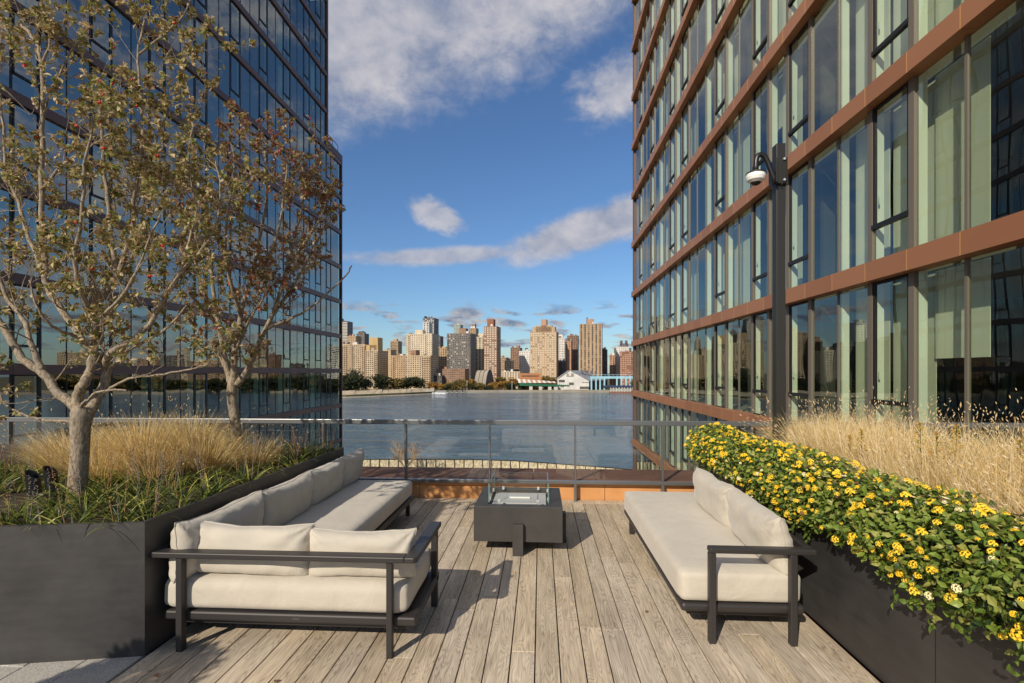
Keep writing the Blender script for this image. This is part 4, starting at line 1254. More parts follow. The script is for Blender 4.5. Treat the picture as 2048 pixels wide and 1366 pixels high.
def corner_sofa():
    root = thing('corner_sofa', (-1.55, 3.3, 0), 'L shaped cream outdoor sofa with dark metal frame beside the left planter', 'sofa')
    # near wing: frame, legs and rails
    fbox(root, 'base_frame', -2.31, -0.745, 2.905, 3.60, 0.172, 0.228, 0.012)
    fbox(root, 'base_frame', -2.31, -1.50, 3.605, 5.80, 0.172, 0.228, 0.012)
    fbox(root, 'skirt', -2.26, -0.80, 2.97, 3.56, 0.125, 0.172, 0.004)
    fbox(root, 'skirt', -2.26, -1.55, 3.565, 5.74, 0.125, 0.172, 0.004)
    for (x0, x1, y0, y1, zt) in ((-2.207, -2.168, 2.858, 2.905, 0.572), (-0.912, -0.876, 2.862, 2.904, 0.572), (-0.79, -0.745, 3.515, 3.56, 0.60)):
        fbox(root, 'leg', x0, x1, y0, y1, 0.0, zt - 0.002 if zt > 0.58 else zt, 0.005)
    for x in (-2.27, -1.56):
        fbox(root, 'leg', x - 0.02, x + 0.02, 5.70, 5.745, 0, 0.172, 0.004)
    fbox(root, 'leg', -1.56 - 0.02, -1.54, 4.5, 4.545, 0, 0.172, 0.004)
    # rail: flat bar along the back, turning along the side
    fbox(root, 'back_rail', -2.395, -0.80, 2.845, 2.925, 0.572, 0.607, 0.006)
    MB().prism([(-0.80, 2.845), (-0.742, 2.845), (-0.722, 2.865), (-0.722, 3.56), (-0.802, 3.56), (-0.802, 2.925)], 0.5725, 0.6065).build('arm_rail', 'dark_metal', root, bevel=0.006)
    fbox(root, 'side_rail', -2.393, -2.345, 2.93, 5.78, 0.572, 0.607, 0.006)
    # seat pads
    s1 = rbox_mesh('seat_cushion', 1.545, 0.72, 0.19, 0.055, 'fabric', 16, 0.012, 0.004, 3)
    inst('seat_cushion', s1, root, (-1.575, 3.275, 0.226))
    s2 = rbox_mesh('seat_cushion', 0.83, 2.16, 0.19, 0.055, 'fabric', 16, 0.014, 0.004, 8)
    inst('seat_cushion', s2, root, (-1.925, 4.725, 0.226))
    # back cushions of the near wing
    for i, (x0, x1, hh, tilt) in enumerate(((-2.24, -1.455, 0.325, 4), (-1.455, -0.79, 0.30, 3))):
        me = pillow_mesh('back_cushion', x1 - x0 + 0.02, hh, 0.20, 'fabric', 11 + i)
        put_pillow(me, root, ((x0 + x1) / 2, 3.045 + 0.01 * i, 0.410), (R(-tilt), R(1.0 if i == 0 else -0.4), R(0.5)))
    # four along the planter
    ys = [2.90, 3.74, 4.52, 5.27, 5.86]
    for i, (a, b) in enumerate(zip(ys[:-1], ys[1:])):
        me = pillow_mesh('back_cushion', b - a + 0.03, 0.365, 0.205, 'fabric', 31 + i)
        put_pillow(me, root, (-2.235, (a + b) / 2, 0.405), (R(-10 if i else -4), 0, R(-90 + (i - 1.5) * 0.8)))
    tg = MB().box(-2.372, -2.368, 2.96, 2.985, 0.27, 0.325); tg.build('care_tag', 'fabric_tag', root)
    MB().box(-1.50, -1.455, 2.9035, 2.9052, 0.197, 0.203).build('maker_plate', 'rail_metal', root)
    mb = MB()
    for k in range(6): mb.box(-1.498 + k * 0.0075, -1.494 + k * 0.0075, 2.9028, 2.9033, 0.1975, 0.2025)
    mb.build('plate_lettering', 'dark_metal', root)
corner_sofa()

def day_sofa():
    root = thing('daybed_sofa', (1.25, 4.2, 0), 'long cream outdoor sofa with two back cushions beside the flowering planter', 'sofa')
    fbox(root, 'base_frame', 0.895, 1.66, 3.185, 5.36, 0.172, 0.230, 0.02)
    fbox(root, 'skirt', 0.95, 1.62, 3.26, 5.28, 0.125, 0.172, 0.004)
    for x in (1.052, 1.545):
        fbox(root, 'leg', x, x + 0.042, 3.135, 3.180, 0.0, 0.566, 0.005)
    for x in (0.93, 1.60):
        fbox(root, 'leg', x, x + 0.04, 5.2, 5.245, 0, 0.172, 0.004)
    # arm hoop and back rail
    MB().box(1.052, 1.70, 3.128, 3.192, 0.566, 0.602).build('arm_rail', 'dark_metal', root, bevel=0.010, bseg=3)
    fbox(root, 'back_rail', 1.655, 1.702, 3.194, 5.0, 0.567, 0.601, 0.006)
    fbox(root, 'rear_leg', 1.66, 1.695, 4.9, 4.945, 0.0, 0.566, 0.004)
    s = rbox_mesh('seat_cushion', 0.765, 2.15, 0.205, 0.045, 'fabric', 16, 0.010, 0.004, 5)
    inst('seat_cushion', s, root, (1.265, 4.265, 0.228))
    for i, (a, b) in enumerate(((3.20, 4.03), (4.03, 4.84))):
        me = pillow_mesh('back_cushion', b - a + 0.03, 0.37, 0.195, 'fabric', 51 + i)
        put_pillow(me, root, (1.572, (a + b) / 2, 0.415), (R(-9), 0, R(90 + (1 if i else -1.5))))
    MB().box(1.648, 1.651, 3.24, 3.262, 0.265, 0.325).build('care_tag', 'fabric_tag', root)
day_sofa()

def fire_table():
    x0, x1, y0, y1, zb, zt = -0.622, 0.205, 4.571, 5.352, 0.115, 0.442
    root = thing('fire_table', (-0.21, 4.96, 0), 'square charcoal fire table with glass wind guard on the deck', 'fire table')
    # body as a ring so that the tray is sunk in
    a, b, c, d = -0.50, 0.085, 4.665, 5.262
    mb = MB()
    o = [(x0, y0), (x1, y0), (x1, y1), (x0, y1)]; n = [(a, c), (b, c), (b, d), (a, d)]
    vs = [(x, y, zb) for x, y in o] + [(x, y, zt) for x, y in o] + [(x, y, zt) for x, y in n] + [(x, y, zt - 0.05) for x, y in n]
    fs = [(3, 2, 1, 0)]
    for i in range(4):
        j = (i + 1) % 4
        fs += [(i, j, 4 + j, 4 + i), (4 + i, 4 + j, 8 + j, 8 + i), (8 + i, 8 + j, 12 + j, 12 + i)]
    fs.append((12, 13, 14, 15))
    mb.add(vs, fs); mb.build('table_body', 'firepit_concrete', root, bevel=0.004, bseg=2)
    cx, cy = -0.208, 4.96
    fbox(root, 'leg', cx - 0.049, cx + 0.049, 4.522, 4.569, 0, 0.29, 0.003, 'firepit_concrete')
    fbox(root, 'leg', cx - 0.049, cx + 0.049, 5.354, 5.40, 0, 0.29, 0.003, 'firepit_concrete')
    fbox(root, 'leg', 0.207, 0.253, cy - 0.049, cy + 0.049, 0, 0.29, 0.003, 'firepit_concrete')
    fbox(root, 'leg', -0.67, -0.624, cy - 0.049, cy + 0.049, 0, 0.29, 0.003, 'firepit_concrete')
    # burner
    MB().box(-0.47, 0.055, 4.70, 5.23, zt - 0.046, zt - 0.030).build('burner_tray', 'burner_plate', root, bevel=0.002)
    MB().box(-0.385, -0.03, 4.78, 5.15, zt - 0.028, zt - 0.020).build('burner_pan', 'burner_plate', root, bevel=0.002)
    MB().box(-0.31, -0.105, 4.945, 4.972, zt - 0.018, zt - 0.004).build('burner_bar', 'burner_slot', root, bevel=0.002)
    # glass guard with clips
    gz = zt + 0.185
    g = [('y', 4.695, -0.49, 0.072), ('y', 5.235, -0.49, 0.072), ('x', -0.492, 4.70, 5.23), ('x', 0.074, 4.70, 5.23)]
    for ax, c0, p0, p1 in g:
        if ax == 'y': MB().box(p0, p1, c0 - 0.004, c0 + 0.004, zt + 0.006, gz).build('guard_pane', 'guard_glass', root)
        else: MB().box(c0 - 0.004, c0 + 0.004, p0, p1, zt + 0.006, gz).build('guard_pane', 'guard_glass', root)
        for t in (0.17, 0.83):
            q = p0 + (p1 - p0) * t
            if ax == 'y': MB().box(q - 0.012, q + 0.012, c0 - 0.010, c0 + 0.010, zt + 0.001, zt + 0.034).build('glass_clip', 'clip', root, bevel=0.002)
            else: MB().box(c0 - 0.010, c0 + 0.010, q - 0.012, q + 0.012, zt + 0.001, zt + 0.034).build('glass_clip', 'clip', root, bevel=0.002)
    for x in (-0.492, 0.074):
        for y in (4.695, 5.235):
            MB().box(x - 0.005, x + 0.005, y - 0.005, y + 0.005, zt + 0.006, gz).build('glass_edge', 'glass_edge', root)
fire_table()

# ---- planters
def planter(name, label, poly, h, soil):
    root = thing(name, (sum(p[0] for p in poly) / len(poly), sum(p[1] for p in poly) / len(poly), 0), label, 'planter')
    n = len(poly); t = 0.022
    # inset polygon
    cx = sum(p[0] for p in poly) / n; cy = sum(p[1] for p in poly) / n
    ins = []
    for i in range(n):
        p = Vector(poly[i]); a = (Vector(poly[i - 1]) - p).normalized(); b = (Vector(poly[(i + 1) % n]) - p).normalized()
        q = (a + b); q = q.normalized() * t * 1.5 if q.length > 1e-4 else Vector((0, 0))
        ins.append((p.x + q.x, p.y + q.y))
    mb = MB()
    vs = [(p[0], p[1], 0.0) for p in poly] + [(p[0], p[1], h) for p in poly] + [(p[0], p[1], h) for p in ins] + [(p[0], p[1], soil - 0.05) for p in ins]
    fs = []
    for i in range(n):
        j = (i + 1) % n
        fs += [(i, j, n + j, n + i), (n + i, n + j, 2 * n + j, 2 * n + i), (2 * n + i, 2 * n + j, 3 * n + j, 3 * n + i)]
    mb.add(vs, fs); mb.build('planter_box', 'planter_steel', root)
    # bumpy soil
    sb = MB(); 
    xs = [p[0] for p in ins]; ys_ = [p[1] for p in ins]
    sb.add([(p[0], p[1], soil) for p in ins], [tuple(range(n))])
    sb.build('soil', 'soil', root)
    return root
PLH = 0.80
planter('planter', 'large charcoal steel planter holding two trees on the left', [(-2.362, 2.812), (-2.33, 5.72), (-7.6, 5.72), (-7.6, 1.89)], PLH, 0.735)
planter('planter', 'long charcoal steel planter full of yellow flowers on the right', [(1.872, -1.0), (4.1, -1.0), (4.1, 5.975), (1.872, 5.975)], 0.80, 0.74)

def planter_seams():
    for p in [o for o in scene.objects if o.name.startswith('planter') and 'category' in o]:
        if p.location.x > 0:
            for y in (2.45, 4.90): MB().box(1.8705, 1.8725, y - 0.0015, y + 0.0015, 0.0, 0.80).build('panel_seam', 'mullion_dark', p)
planter_seams()

# ---- pole with a camera
def camera_pole():
    X, Y = 2.44, 5.20
    root = thing('camera_pole', (X, Y, 0.74), 'square dark pole with white dome camera on a gooseneck arm', 'pole')
    fbox(root, 'pole', X - 0.045, X + 0.045, Y - 0.05, Y + 0.05, 0.6, 4.02, 0.004, 'pole_metal')
    p = lambda x, y, d=0.0: atY(x, y, Y - 0.09 + d)
    br = MB()
    br.box(X - 0.075, X + 0.03, Y - 0.085, Y - 0.052, 3.60, 3.84); br.box(X - 0.085, X - 0.068, Y - 0.13, Y + 0.04, 3.60, 3.84)
    br.box(X - 0.02, X - 0.01, Y - 0.10, Y - 0.085, 3.58, 3.86); br.box(X + 0.03, X + 0.04, Y - 0.10, Y - 0.052, 3.58, 3.86)
    br.build('bracket', 'pole_metal', root, bevel=0.002, bseg=1)
    for z in (3.63, 3.84): MB().tube([(X + 0.008, Y - 0.105, z), (X + 0.008, Y - 0.085, z)], 0.012, 8).build('bolt', 'clip', root)
    pts = [p(1551, 366), p(1543, 345), p(1536, 325), p(1530, 313), p(1522, 308), p(1515, 312), p(1512, 322), p(1511.5, 346)]
    # smooth
    sm = []
    for i in range(len(pts) - 1):
        for t in (0, 0.5): sm.append(pts[i].lerp(pts[i + 1], t))
    sm.append(pts[-1])
    MB().tube(sm, 0.026, 12).build('gooseneck', 'black_plastic', root, smooth=True)
    c = pts[-1]
    def disc(name, prof, m, par=None):
        mb = MB(); n = 24
        vs = []; fs = []
        for rr, z in prof:
            for k in range(n): vs.append((c.x + rr * math.cos(2 * math.pi * k / n), c.y + rr * math.sin(2 * math.pi * k / n), c.z + z))
        for i in range(len(prof) - 1):
            for k in range(n): fs.append((i * n + k, i * n + (k + 1) % n, (i + 1) * n + (k + 1) % n, (i + 1) * n + k))
        fs.append(tuple(range(n))[::-1]); fs.append(tuple((len(prof) - 1) * n + k for k in range(n)))
        mb.add(vs, fs); return mb.build(name, m, par or root, smooth=False)
    hs = disc('camera_housing', [(0.050, -0.098), (0.082, -0.075), (0.091, -0.045), (0.090, -0.0125)], 'white_plastic')
    disc('camera_lens_dome', [(0.012, -0.125), (0.036, -0.115), (0.052, -0.099), (0.05, -0.0985)], 'black_plastic', hs)
    disc('camera_collar', [(0.03, 0.012), (0.075, 0.006), (0.092, 0.0), (0.095, -0.012)][::-1], 'black_plastic', hs)
camera_pole()

# ---- planter uplights
def uplights():
    for i, (px, py, yy) in enumerate(((70, 1003, 3.42), (105, 995, 3.58))):
        b = atY(px, py, yy); b.z = 0.70
        g = thing('garden_spotlight', (b.x, b.y, 0.735), ('black cylinder spotlight with slanted hood, outer one left of the trunk', 'black cylinder spotlight with slanted hood, nearer the tree trunk')[i], 'spotlight')
        n = 20; r0 = 0.042
        mb = MB(); vs = []; fs = []
        for ring, rr in ((0, r0), (1, r0), (2, r0 * 0.88), (3, r0 * 0.88)):
            for k in range(n):
                t = 2 * math.pi * k / n
                x, y = rr * math.cos(t), rr * math.sin(t)
                z = 0.80 if ring == 0 else (0.945 - x * 0.75 if ring in (1, 2) else 0.84)
                lean = (z - 0.80) * (-0.10)
                vs.append((b.x + x + lean, b.y + y + lean * 0.3, z))
        for a in range(3):
            for k in range(n): fs.append((a * n + k, a * n + (k + 1) % n, (a + 1) * n + (k + 1) % n, (a + 1) * n + k))
        fs.append(tuple(range(n))[::-1]); fs.append(tuple(3 * n + k for k in range(n)))
        mb.add(vs, fs); mb.build('housing', 'black_plastic', g, smooth=False)
        MB().tube([(b.x, b.y, 0.71), (b.x + 0.01, b.y, 0.80)], 0.012, 8).build('stake', 'black_plastic', g)
        MB().box(b.x + 0.02, b.x + 0.075, b.y - 0.012, b.y + 0.012, 0.785, 0.80).build('knuckle', 'rail_metal', g, bevel=0.003)
uplights()

# ================================================================== vegetation
def leaf_mesh(name, L, W, m, curl=0.25, seed=0):
    r = random.Random(seed)
    k = curl * L
    v = [(0, 0, 0), (-W / 2, L * 0.42, k * 0.55), (0, L * 0.5, 0.02 * L), (W / 2, L * 0.42, k * 0.5), (-W * 0.3, L * 0.75, k * 0.3 - k * 0.3), (W * 0.3, L * 0.75, k * 0.25 - k * 0.3), (0, L, -k * 0.9)]
    f = [(0, 2, 1), (0, 3, 2), (1, 2, 4), (2, 3, 5), (4, 2, 6), (2, 5, 6)]
    me = bpy.data.meshes.new(name); me.from_pydata(v, [], f); me.materials.append(MATS[m]); me.update()
    return me
def scatter(parent, name, protos, items, keep, stuff_name, mats):
    """items: list of (matrix, proto index). The largest in view become parts, the rest one joined part."""
    eye = Vector((0, 0, CAM_H))
    def shown(it):
        d = it[0].translation - eye
        dep = -SP * d.x + CP * d.y
        if dep < 0.3: return -1.0
        u = CX + F_PX * (CP * d.x + SP * d.y) / dep; v = HZ - F_PX * d.z / dep
        ok = -20 < u < 2068 and -20 < v < 1386
        return it[0].to_scale().x / dep * (1.0 if ok else 0.01)
    order = sorted(range(len(items)), key=lambda i: -shown(items[i]))
    for i in order[:keep]:
        M, k = items[i]
        inst(name, protos[k], parent, None, mtx=M)
    vs = []; fs = []; ms = []
    pv = [[v.co.copy() for v in p.vertices] for p in protos]
    pf = [[tuple(q.vertices) for q in p.polygons] for p in protos]
    pm = [mats.index(p.materials[0].name) for p in protos]
    for i in order[keep:]:
        M, k = items[i]
        n = len(vs)
        vs.extend([tuple(M @ c) for c in pv[k]])
        fs.extend([tuple(a + n for a in f) for f in pf[k]]); ms.extend([pm[k]] * len(pf[k]))
    if vs:
        mb = MB(); mb.v = vs; mb.f = fs; mb.m = ms
        tag(mb.build(stuff_name, mats, parent), kind='stuff')
def frame_matrix(pos, ydir, up, s):
    y = ydir.normalized(); x = y.cross(up)
    x = x.normalized() if x.length > 1e-4 else y.orthogonal().normalized()
    z = x.cross(y)
    M = Matrix((x * s, y * s, z * s)).transposed().to_4x4()
    M.translation = pos
    return M
def rdir(r):
    return Vector((r.gauss(0, 1), r.gauss(0, 1), r.gauss(0, 1))).normalized()

def terrace_tree(label, base, Y0, trunk, limbs, leafset, weights, seed, nsub, ntwig, nleaf, leafL, berries, sway, kill=None):
    r = random.Random(seed)
    root = thing('dogwood_tree', (base.x, base.y, base.z), label, 'tree')
    P = lambda q: atY(q[0], q[1], Y0 + (q[2] if len(q) > 2 else 0.0))
    tp = [P(q) for q in trunk]; tr = [q[3] * 0.9 * Y0 / F_PX for q in trunk]
    def smooth(pts, rad, sub=3):
        op, orr = [], []
        n = len(pts)
        for i in range(n - 1):
            p0 = pts[max(i - 1, 0)]; p1 = pts[i]; p2 = pts[i + 1]; p3 = pts[min(i + 2, n - 1)]
            for s in range(sub):
                t = s / sub
                op.append(0.5 * ((2 * p1) + (p2 - p0) * t + (2 * p0 - 5 * p1 + 4 * p2 - p3) * t * t + (3 * p1 - p0 - 3 * p2 + p3) * t ** 3))
                orr.append(rad[i] * (1 - t) + rad[i + 1] * t)
        op.append(pts[-1]); orr.append(rad[-1])
        return op, orr
    a, b = smooth(tp, tr)
    b = [x * (1 + 0.06 * mnoise.noise(p * 9)) for p, x in zip(a, b)]
    MB().tube(a, b, 14).build('trunk', 'bark', root, smooth=True)
    stain = [(p, x * 1.012 + 0.001) for p, x in zip(a, b) if p.z < base.z + 0.10]
    if len(stain) > 1 and berries > 20:
        MB().tube([p for p, _ in stain], [x for _, x in stain], 14).build('root_collar', 'bark_wet', root, smooth=True)
    twigs = MB(); items = []; tips = []
    wcum = []; s = 0
    for w_ in weights: s += w_; wcum.append(s)
    def pick(p):
        q = r.random() * s
        for i, c in enumerate(wcum):
            if q <= c: return i
        return 0
    def leafy(p, d, n):
        for _ in range(n):
            ld = (d * 0.35 + rdir(r) * 0.9 + Vector((0, 0, -0.28)) + sway).normalized()
            up = (Vector((0, 0, 1)) + rdir(r) * 0.8).normalized()
            M = frame_matrix(p + rdir(r) * 0.012, ld, up, r.uniform(0.65, 1.2))
            items.append((M, pick(p)))
    def twig(p, d, L, rad, n):
        pts = [p]; q = p.copy(); dd = d.copy()
        for k in range(3):
            dd = (dd + rdir(r) * 0.33 + Vector((0, 0, 0.10))).normalized()
            q = q + dd * L / 3; pts.append(q.copy())
        twigs.tube(pts, [rad, rad * 0.8, rad * 0.6, rad * 0.35], 4, cap=False)
        bare = (kill and kill(pts[-1])) or r.random() < 0.12
        if not bare:
            leafy(pts[-1], dd, n)
            if n > 4: leafy(pts[2], dd, n // 3)
            tips.append(pts[-1])
    for li, (pts, r0, r1, dens) in enumerate(limbs):
        wp = [P(q) for q in pts]
        rr = [(r0 + (r1 - r0) * (i / (len(wp) - 1)) ** 0.65) * 0.88 * Y0 / F_PX for i in range(len(wp))]
        a, b = smooth(wp, rr, 4)
        a = [p + rdir(r) * 0.006 for p in a]
        MB().tube(a, b, 9 if r0 > 6 else 6, cap=True).build('limb', 'bark', root, smooth=True)
        if dens <= 0: continue
        L = sum((a[i + 1] - a[i]).length for i in range(len(a) - 1))
        n = max(2, int(nsub * dens * L))
        for k in range(n):
            t = r.uniform(0.22, 1.0) if k else 1.0
            i = min(int(t * (len(a) - 1)), len(a) - 2)
            d0 = (a[i + 1] - a[i]).normalized()
            dd = (d0 * 0.7 + rdir(r) * 0.95 + Vector((0, 0, 0.30))).normalized()
            sl = r.uniform(0.22, 0.55) * (1.1 - 0.35 * t)
            sp = [a[i]]; q = a[i].copy()
            for m_ in range(4):
                dd = (dd + rdir(r) * 0.28 + Vector((0, 0, 0.08))).normalized()
                q = q + dd * sl / 4; sp.append(q.copy())
            rb = min(0.007, max(0.003, b[i] * 0.32))
            if kill and kill(sp[-1]): continue
            twigs.tube(sp, [rb, rb * 0.8, rb * 0.65, rb * 0.5, rb * 0.4], 5, cap=False)
            for m_ in range(ntwig):
                tt = r.randint(1, 4)
                twig(sp[tt], (dd + rdir(r) * 0.9 + Vector((0, 0, 0.15))).normalized(), r.uniform(0.10, 0.24), rb * 0.38, nleaf if r.random() < 0.85 else 1)
    tag(twigs.build('twigs', 'bark', root), kind='stuff')
    protos = []; mats = []
    for i, m in enumerate(leafset):
        protos.append(leaf_mesh('leaf', leafL * r.uniform(0.9, 1.15), leafL * 0.62, m, r.uniform(0.10, 0.26), i))
        if m not in mats: mats.append(m)
    scatter(root, 'leaf', protos, items, 300, 'foliage', mats)
    bm = bmesh.new(); bmesh.ops.create_icosphere(bm, subdivisions=1, radius=0.0095)
    for f in bm.faces: f.smooth = True
    me = bpy.data.meshes.new('berry'); bm.to_mesh(me); bm.free(); me.materials.append(MATS['berry'])
    r.shuffle(tips)
    for p in tips[:berries]:
        inst('berry', me, root, p + Vector((0, 0, -0.02)))
        if r.random() < 0.4: inst('berry', me, root, p + Vector((0.02, -0.01, -0.025)))
    return len(items)

LEAF1 = ['leaf_olive', 'leaf_tan', 'leaf_brown', 'leaf_green', 'leaf_olive', 'leaf_tan']
LEAF2 = ['leaf_russet', 'leaf_brown', 'leaf_red', 'leaf_olive', 'leaf_tan', 'leaf_green']
def trees():
    Y1 = 3.50
    b1 = atY(152, 1004, Y1); b1.z = 0.735
    limbs = [
        ([(160, 822), (140, 803), (116, 785), (88, 749), (46, 718), (25, 686), (0, 647), (-40, 600)], 13, 7, 0.55),
        ([(84, 740), (72, 715), (58, 679), (46, 637, 0.05), (18, 602, 0.1), (0, 560, 0.1), (-30, 480, 0.15), (-40, 380, 0.2)], 8, 3, 0.9),
        ([(160, 815), (155, 792, -0.02), (172, 760, -0.05), (180, 740), (186, 704), (192, 637), (200, 600), (232, 556), (222, 470), (216, 400), (205, 300), (200, 200)], 14, 3, 0.9),
        ([(176, 825), (195, 795, 0.05), (209, 770, 0.08), (213, 732, 0.08), (193, 711, 0.05), (162, 675), (130, 630), (95, 574), (90, 530), (84, 480), (84, 360), (84, 228), (83, 130), (72, 85), (40, 45)], 13, 3.5, 0.8),
        ([(207, 735, 0.08), (225, 704), (281, 668), (309, 633), (330, 595), (362, 545), (380, 480), (400, 400)], 9, 2.5, 1.0),
        ([(225, 735, 0.05), (256, 700), (292, 682), (323, 665), (352, 640), (372, 610)], 5, 2, 0.8),
        ([(200, 686), (211, 637, 0.2), (250, 590, 0.35), (262, 520, 0.4), (285, 430, 0.45), (300, 330, 0.5), (330, 230, 0.5)], 7, 2, 1.1),
        ([(192, 640), (165, 590, -0.2), (150, 520, -0.3), (165, 430, -0.35), (170, 330, -0.4), (190, 230, -0.4)], 7, 2, 1.0),
        ([(330, 595), (375, 520, 0.1), (395, 440, 0.1), (378, 330, 0.1), (385, 230, 0.1), (365, 130, 0.1)], 5, 1.8, 1.1),
        ([(232, 556), (262, 470), (270, 380), (285, 280), (280, 180), (275, 110), (290, 40)], 6, 2, 1.0),
        ([(84, 380), (125, 330), (165, 300), (230, 265), (300, 240)], 4, 1.5, 1.1),
        ([(84, 240), (100, 190), (125, 140), (150, 90), (180, 60)], 3, 1.3, 0.8),
        ([(90, 540), (60, 480, 0.15), (35, 400, 0.2), (10, 330, 0.2), (5, 230, 0.2), (-5, 150, 0.2), (10, 90, 0.2)], 6, 2, 1.0),
        ([(83, 130), (100, 80), (88, 30), (70, -40)], 3, 1.4, 0.8),
        ([(275, 110), (330, 70), (365, 30), (390, -20)], 3, 1.2, 0.9),
        ([(155, 825), (165, 808, -0.08), (176, 799, -0.12), (197, 783, -0.15), (228, 780, -0.16), (252, 781, -0.16)], 4.5, 2, 0.0),
        ([(150, 842), (105, 843), (70, 837), (21, 816), (0, 795), (-30, 770)], 4, 2, 0.12),
        ([(210, 785), (235, 768, -0.1), (270, 755, -0.15), (330, 748, -0.15), (380, 738, -0.15), (415, 728, -0.15)], 4, 1.5, 0.75),
        ([(160, 675), (120, 660, -0.15), (90, 640, -0.25), (70, 600, -0.3), (60, 560, -0.3)], 5, 1.6, 0.9),
        ([(192, 640), (230, 610, -0.3), (265, 560, -0.4), (290, 500, -0.45), (320, 430, -0.5)], 5, 1.6, 1.0),
        ([(362, 545), (400, 505), (430, 450), (440, 380), (430, 320)], 4, 1.4, 1.0),
    ]
    trunk = [(152, 1012, 0, 20), (156, 960, 0, 18.5), (160, 900, 0, 18), (161, 855, 0, 19), (165, 828, 0, 23), (168, 812, 0, 20)]
    n1 = terrace_tree('larger multi stemmed tree with olive brown leaves and red berries, in the left planter', b1, Y1, trunk, limbs, LEAF1, [3, 2.4, 2, 3, 2, 1.6], 17, 9.2, 6, 13, 0.041, 60, Vector((0.12, 0, 0)))
    Y2 = 5.0
    def out_right(p):
        d = -SP * p.x + CP * p.y; u = CX + F_PX * (CP * p.x + SP * p.y) / d; v = HZ - F_PX * (p.z - CAM_H) / d
        return u > 684 and not (u < 712 and 522 < v < 565)
    b2 = atY(472, 880, Y2); b2.z = 0.735
    limbs2 = [
        ([(463, 764), (456, 745), (448, 707), (439, 651), (432, 626), (422, 545), (415, 470), (400, 400)], 9, 2.5, 0.9),
        ([(467, 760), (470, 705), (482, 629), (497, 572), (515, 500), (530, 420), (535, 350), (528, 300)], 8, 2, 1.0),
        ([(472, 770), (485, 755), (497, 736), (516, 690), (543, 633), (562, 580), (573, 534), (592, 460), (605, 400), (600, 330)], 9, 2, 1.0),
        ([(527, 662), (550, 650), (573, 641), (611, 622), (649, 591), (687, 557), (703, 532)], 4.5, 1.6, 0.45),
        ([(456, 745), (440, 715), (415, 683), (395, 660), (373, 644)], 5, 1.8, 0.8),
        ([(543, 633), (580, 580, 0.15), (615, 520, 0.2), (645, 460, 0.25), (660, 410, 0.25)], 5, 1.6, 1.1),
        ([(573, 534), (620, 470), (650, 410), (640, 350)], 4, 1.5, 1.2),
        ([(439, 651), (410, 590, 0.2), (390, 520, 0.3), (372, 450, 0.3), (362, 380, 0.3)], 5, 1.6, 1.0),
        ([(482, 629), (460, 560, -0.25), (450, 480, -0.3), (460, 400, -0.3), (470, 330, -0.3), (462, 285, -0.3)], 5, 1.6, 1.1),
        ([(497, 572), (540, 510, -0.3), (560, 440, -0.35), (570, 370, -0.35), (575, 320, -0.35)], 5, 1.6, 1.1),
        ([(470, 705), (500, 640, -0.2), (530, 590, -0.3), (545, 540, -0.3)], 4, 1.5, 0.8),
        ([(605, 400), (630, 350), (655, 335)], 3, 1.2, 0.9),
    ]
    trunk2 = [(474, 905, 0, 12), (473, 870, 0, 12), (470, 840, 0, 11.5), (466, 812, 0, 11), (464, 785, 0, 11), (466, 765, 0, 11.5), (467, 755, 0, 9)]
    n2 = terrace_tree('smaller multi stemmed tree with reddish brown leaves near the glass railing', b2, Y2, trunk2, limbs2, LEAF2, [3.2, 2.4, 2, 2.2, 1.6, 1.6], 29, 8.6, 6, 13, 0.042, 32, Vector((0.15, 0, 0)), out_right)
    print('leaves', n1, n2)
trees()

def bare_tree():
    b = atZ(811, 925, GROUND_Z)
    b = Vector((b.x * 125 / b.y, 125, GROUND_Z))
    root = thing('bare_tree', b, 'leafless pale tree by the waterfront seen through the glass railing', 'tree')
    r = random.Random(4)
    mb = MB()
    tr = MB()
    def grow(p, d, L, rad, lev):
        pts = [p]; q = p.copy(); dd = d.copy()
        for k in range(4):
            dd = (dd + rdir(r) * 0.14 + Vector((0, 0, 0.05))).normalized(); q = q + dd * L / 4; pts.append(q.copy())
        mb.tube(pts, [rad * (1 - 0.12 * i) for i in range(5)], 5, cap=False)
        if lev == 0: return
        for k in range(4 if lev > 1 else 5):
            i = r.randint(2, 4)
            nd = (dd * 0.8 + rdir(r) * 0.55 + Vector((0, 0, 0.15))).normalized()
            grow(pts[i], nd, L * r.uniform(0.55, 0.8), rad * 0.66, lev - 1)
    tr.tube([b, b + Vector((0, 0, 1.6))], [0.26, 0.2], 8); tr.build('trunk', 'bark', root)
    for k in range(5):
        a = k * 1.257 + 0.4
        grow(b + Vector((0, 0, 1.4)), Vector((math.cos(a) * 0.75, math.sin(a) * 0.75, 0.8)).normalized(), 3.3, 0.13, 3)
    tag(mb.build('branches', 'f_tan', root), kind='stuff')
bare_tree()

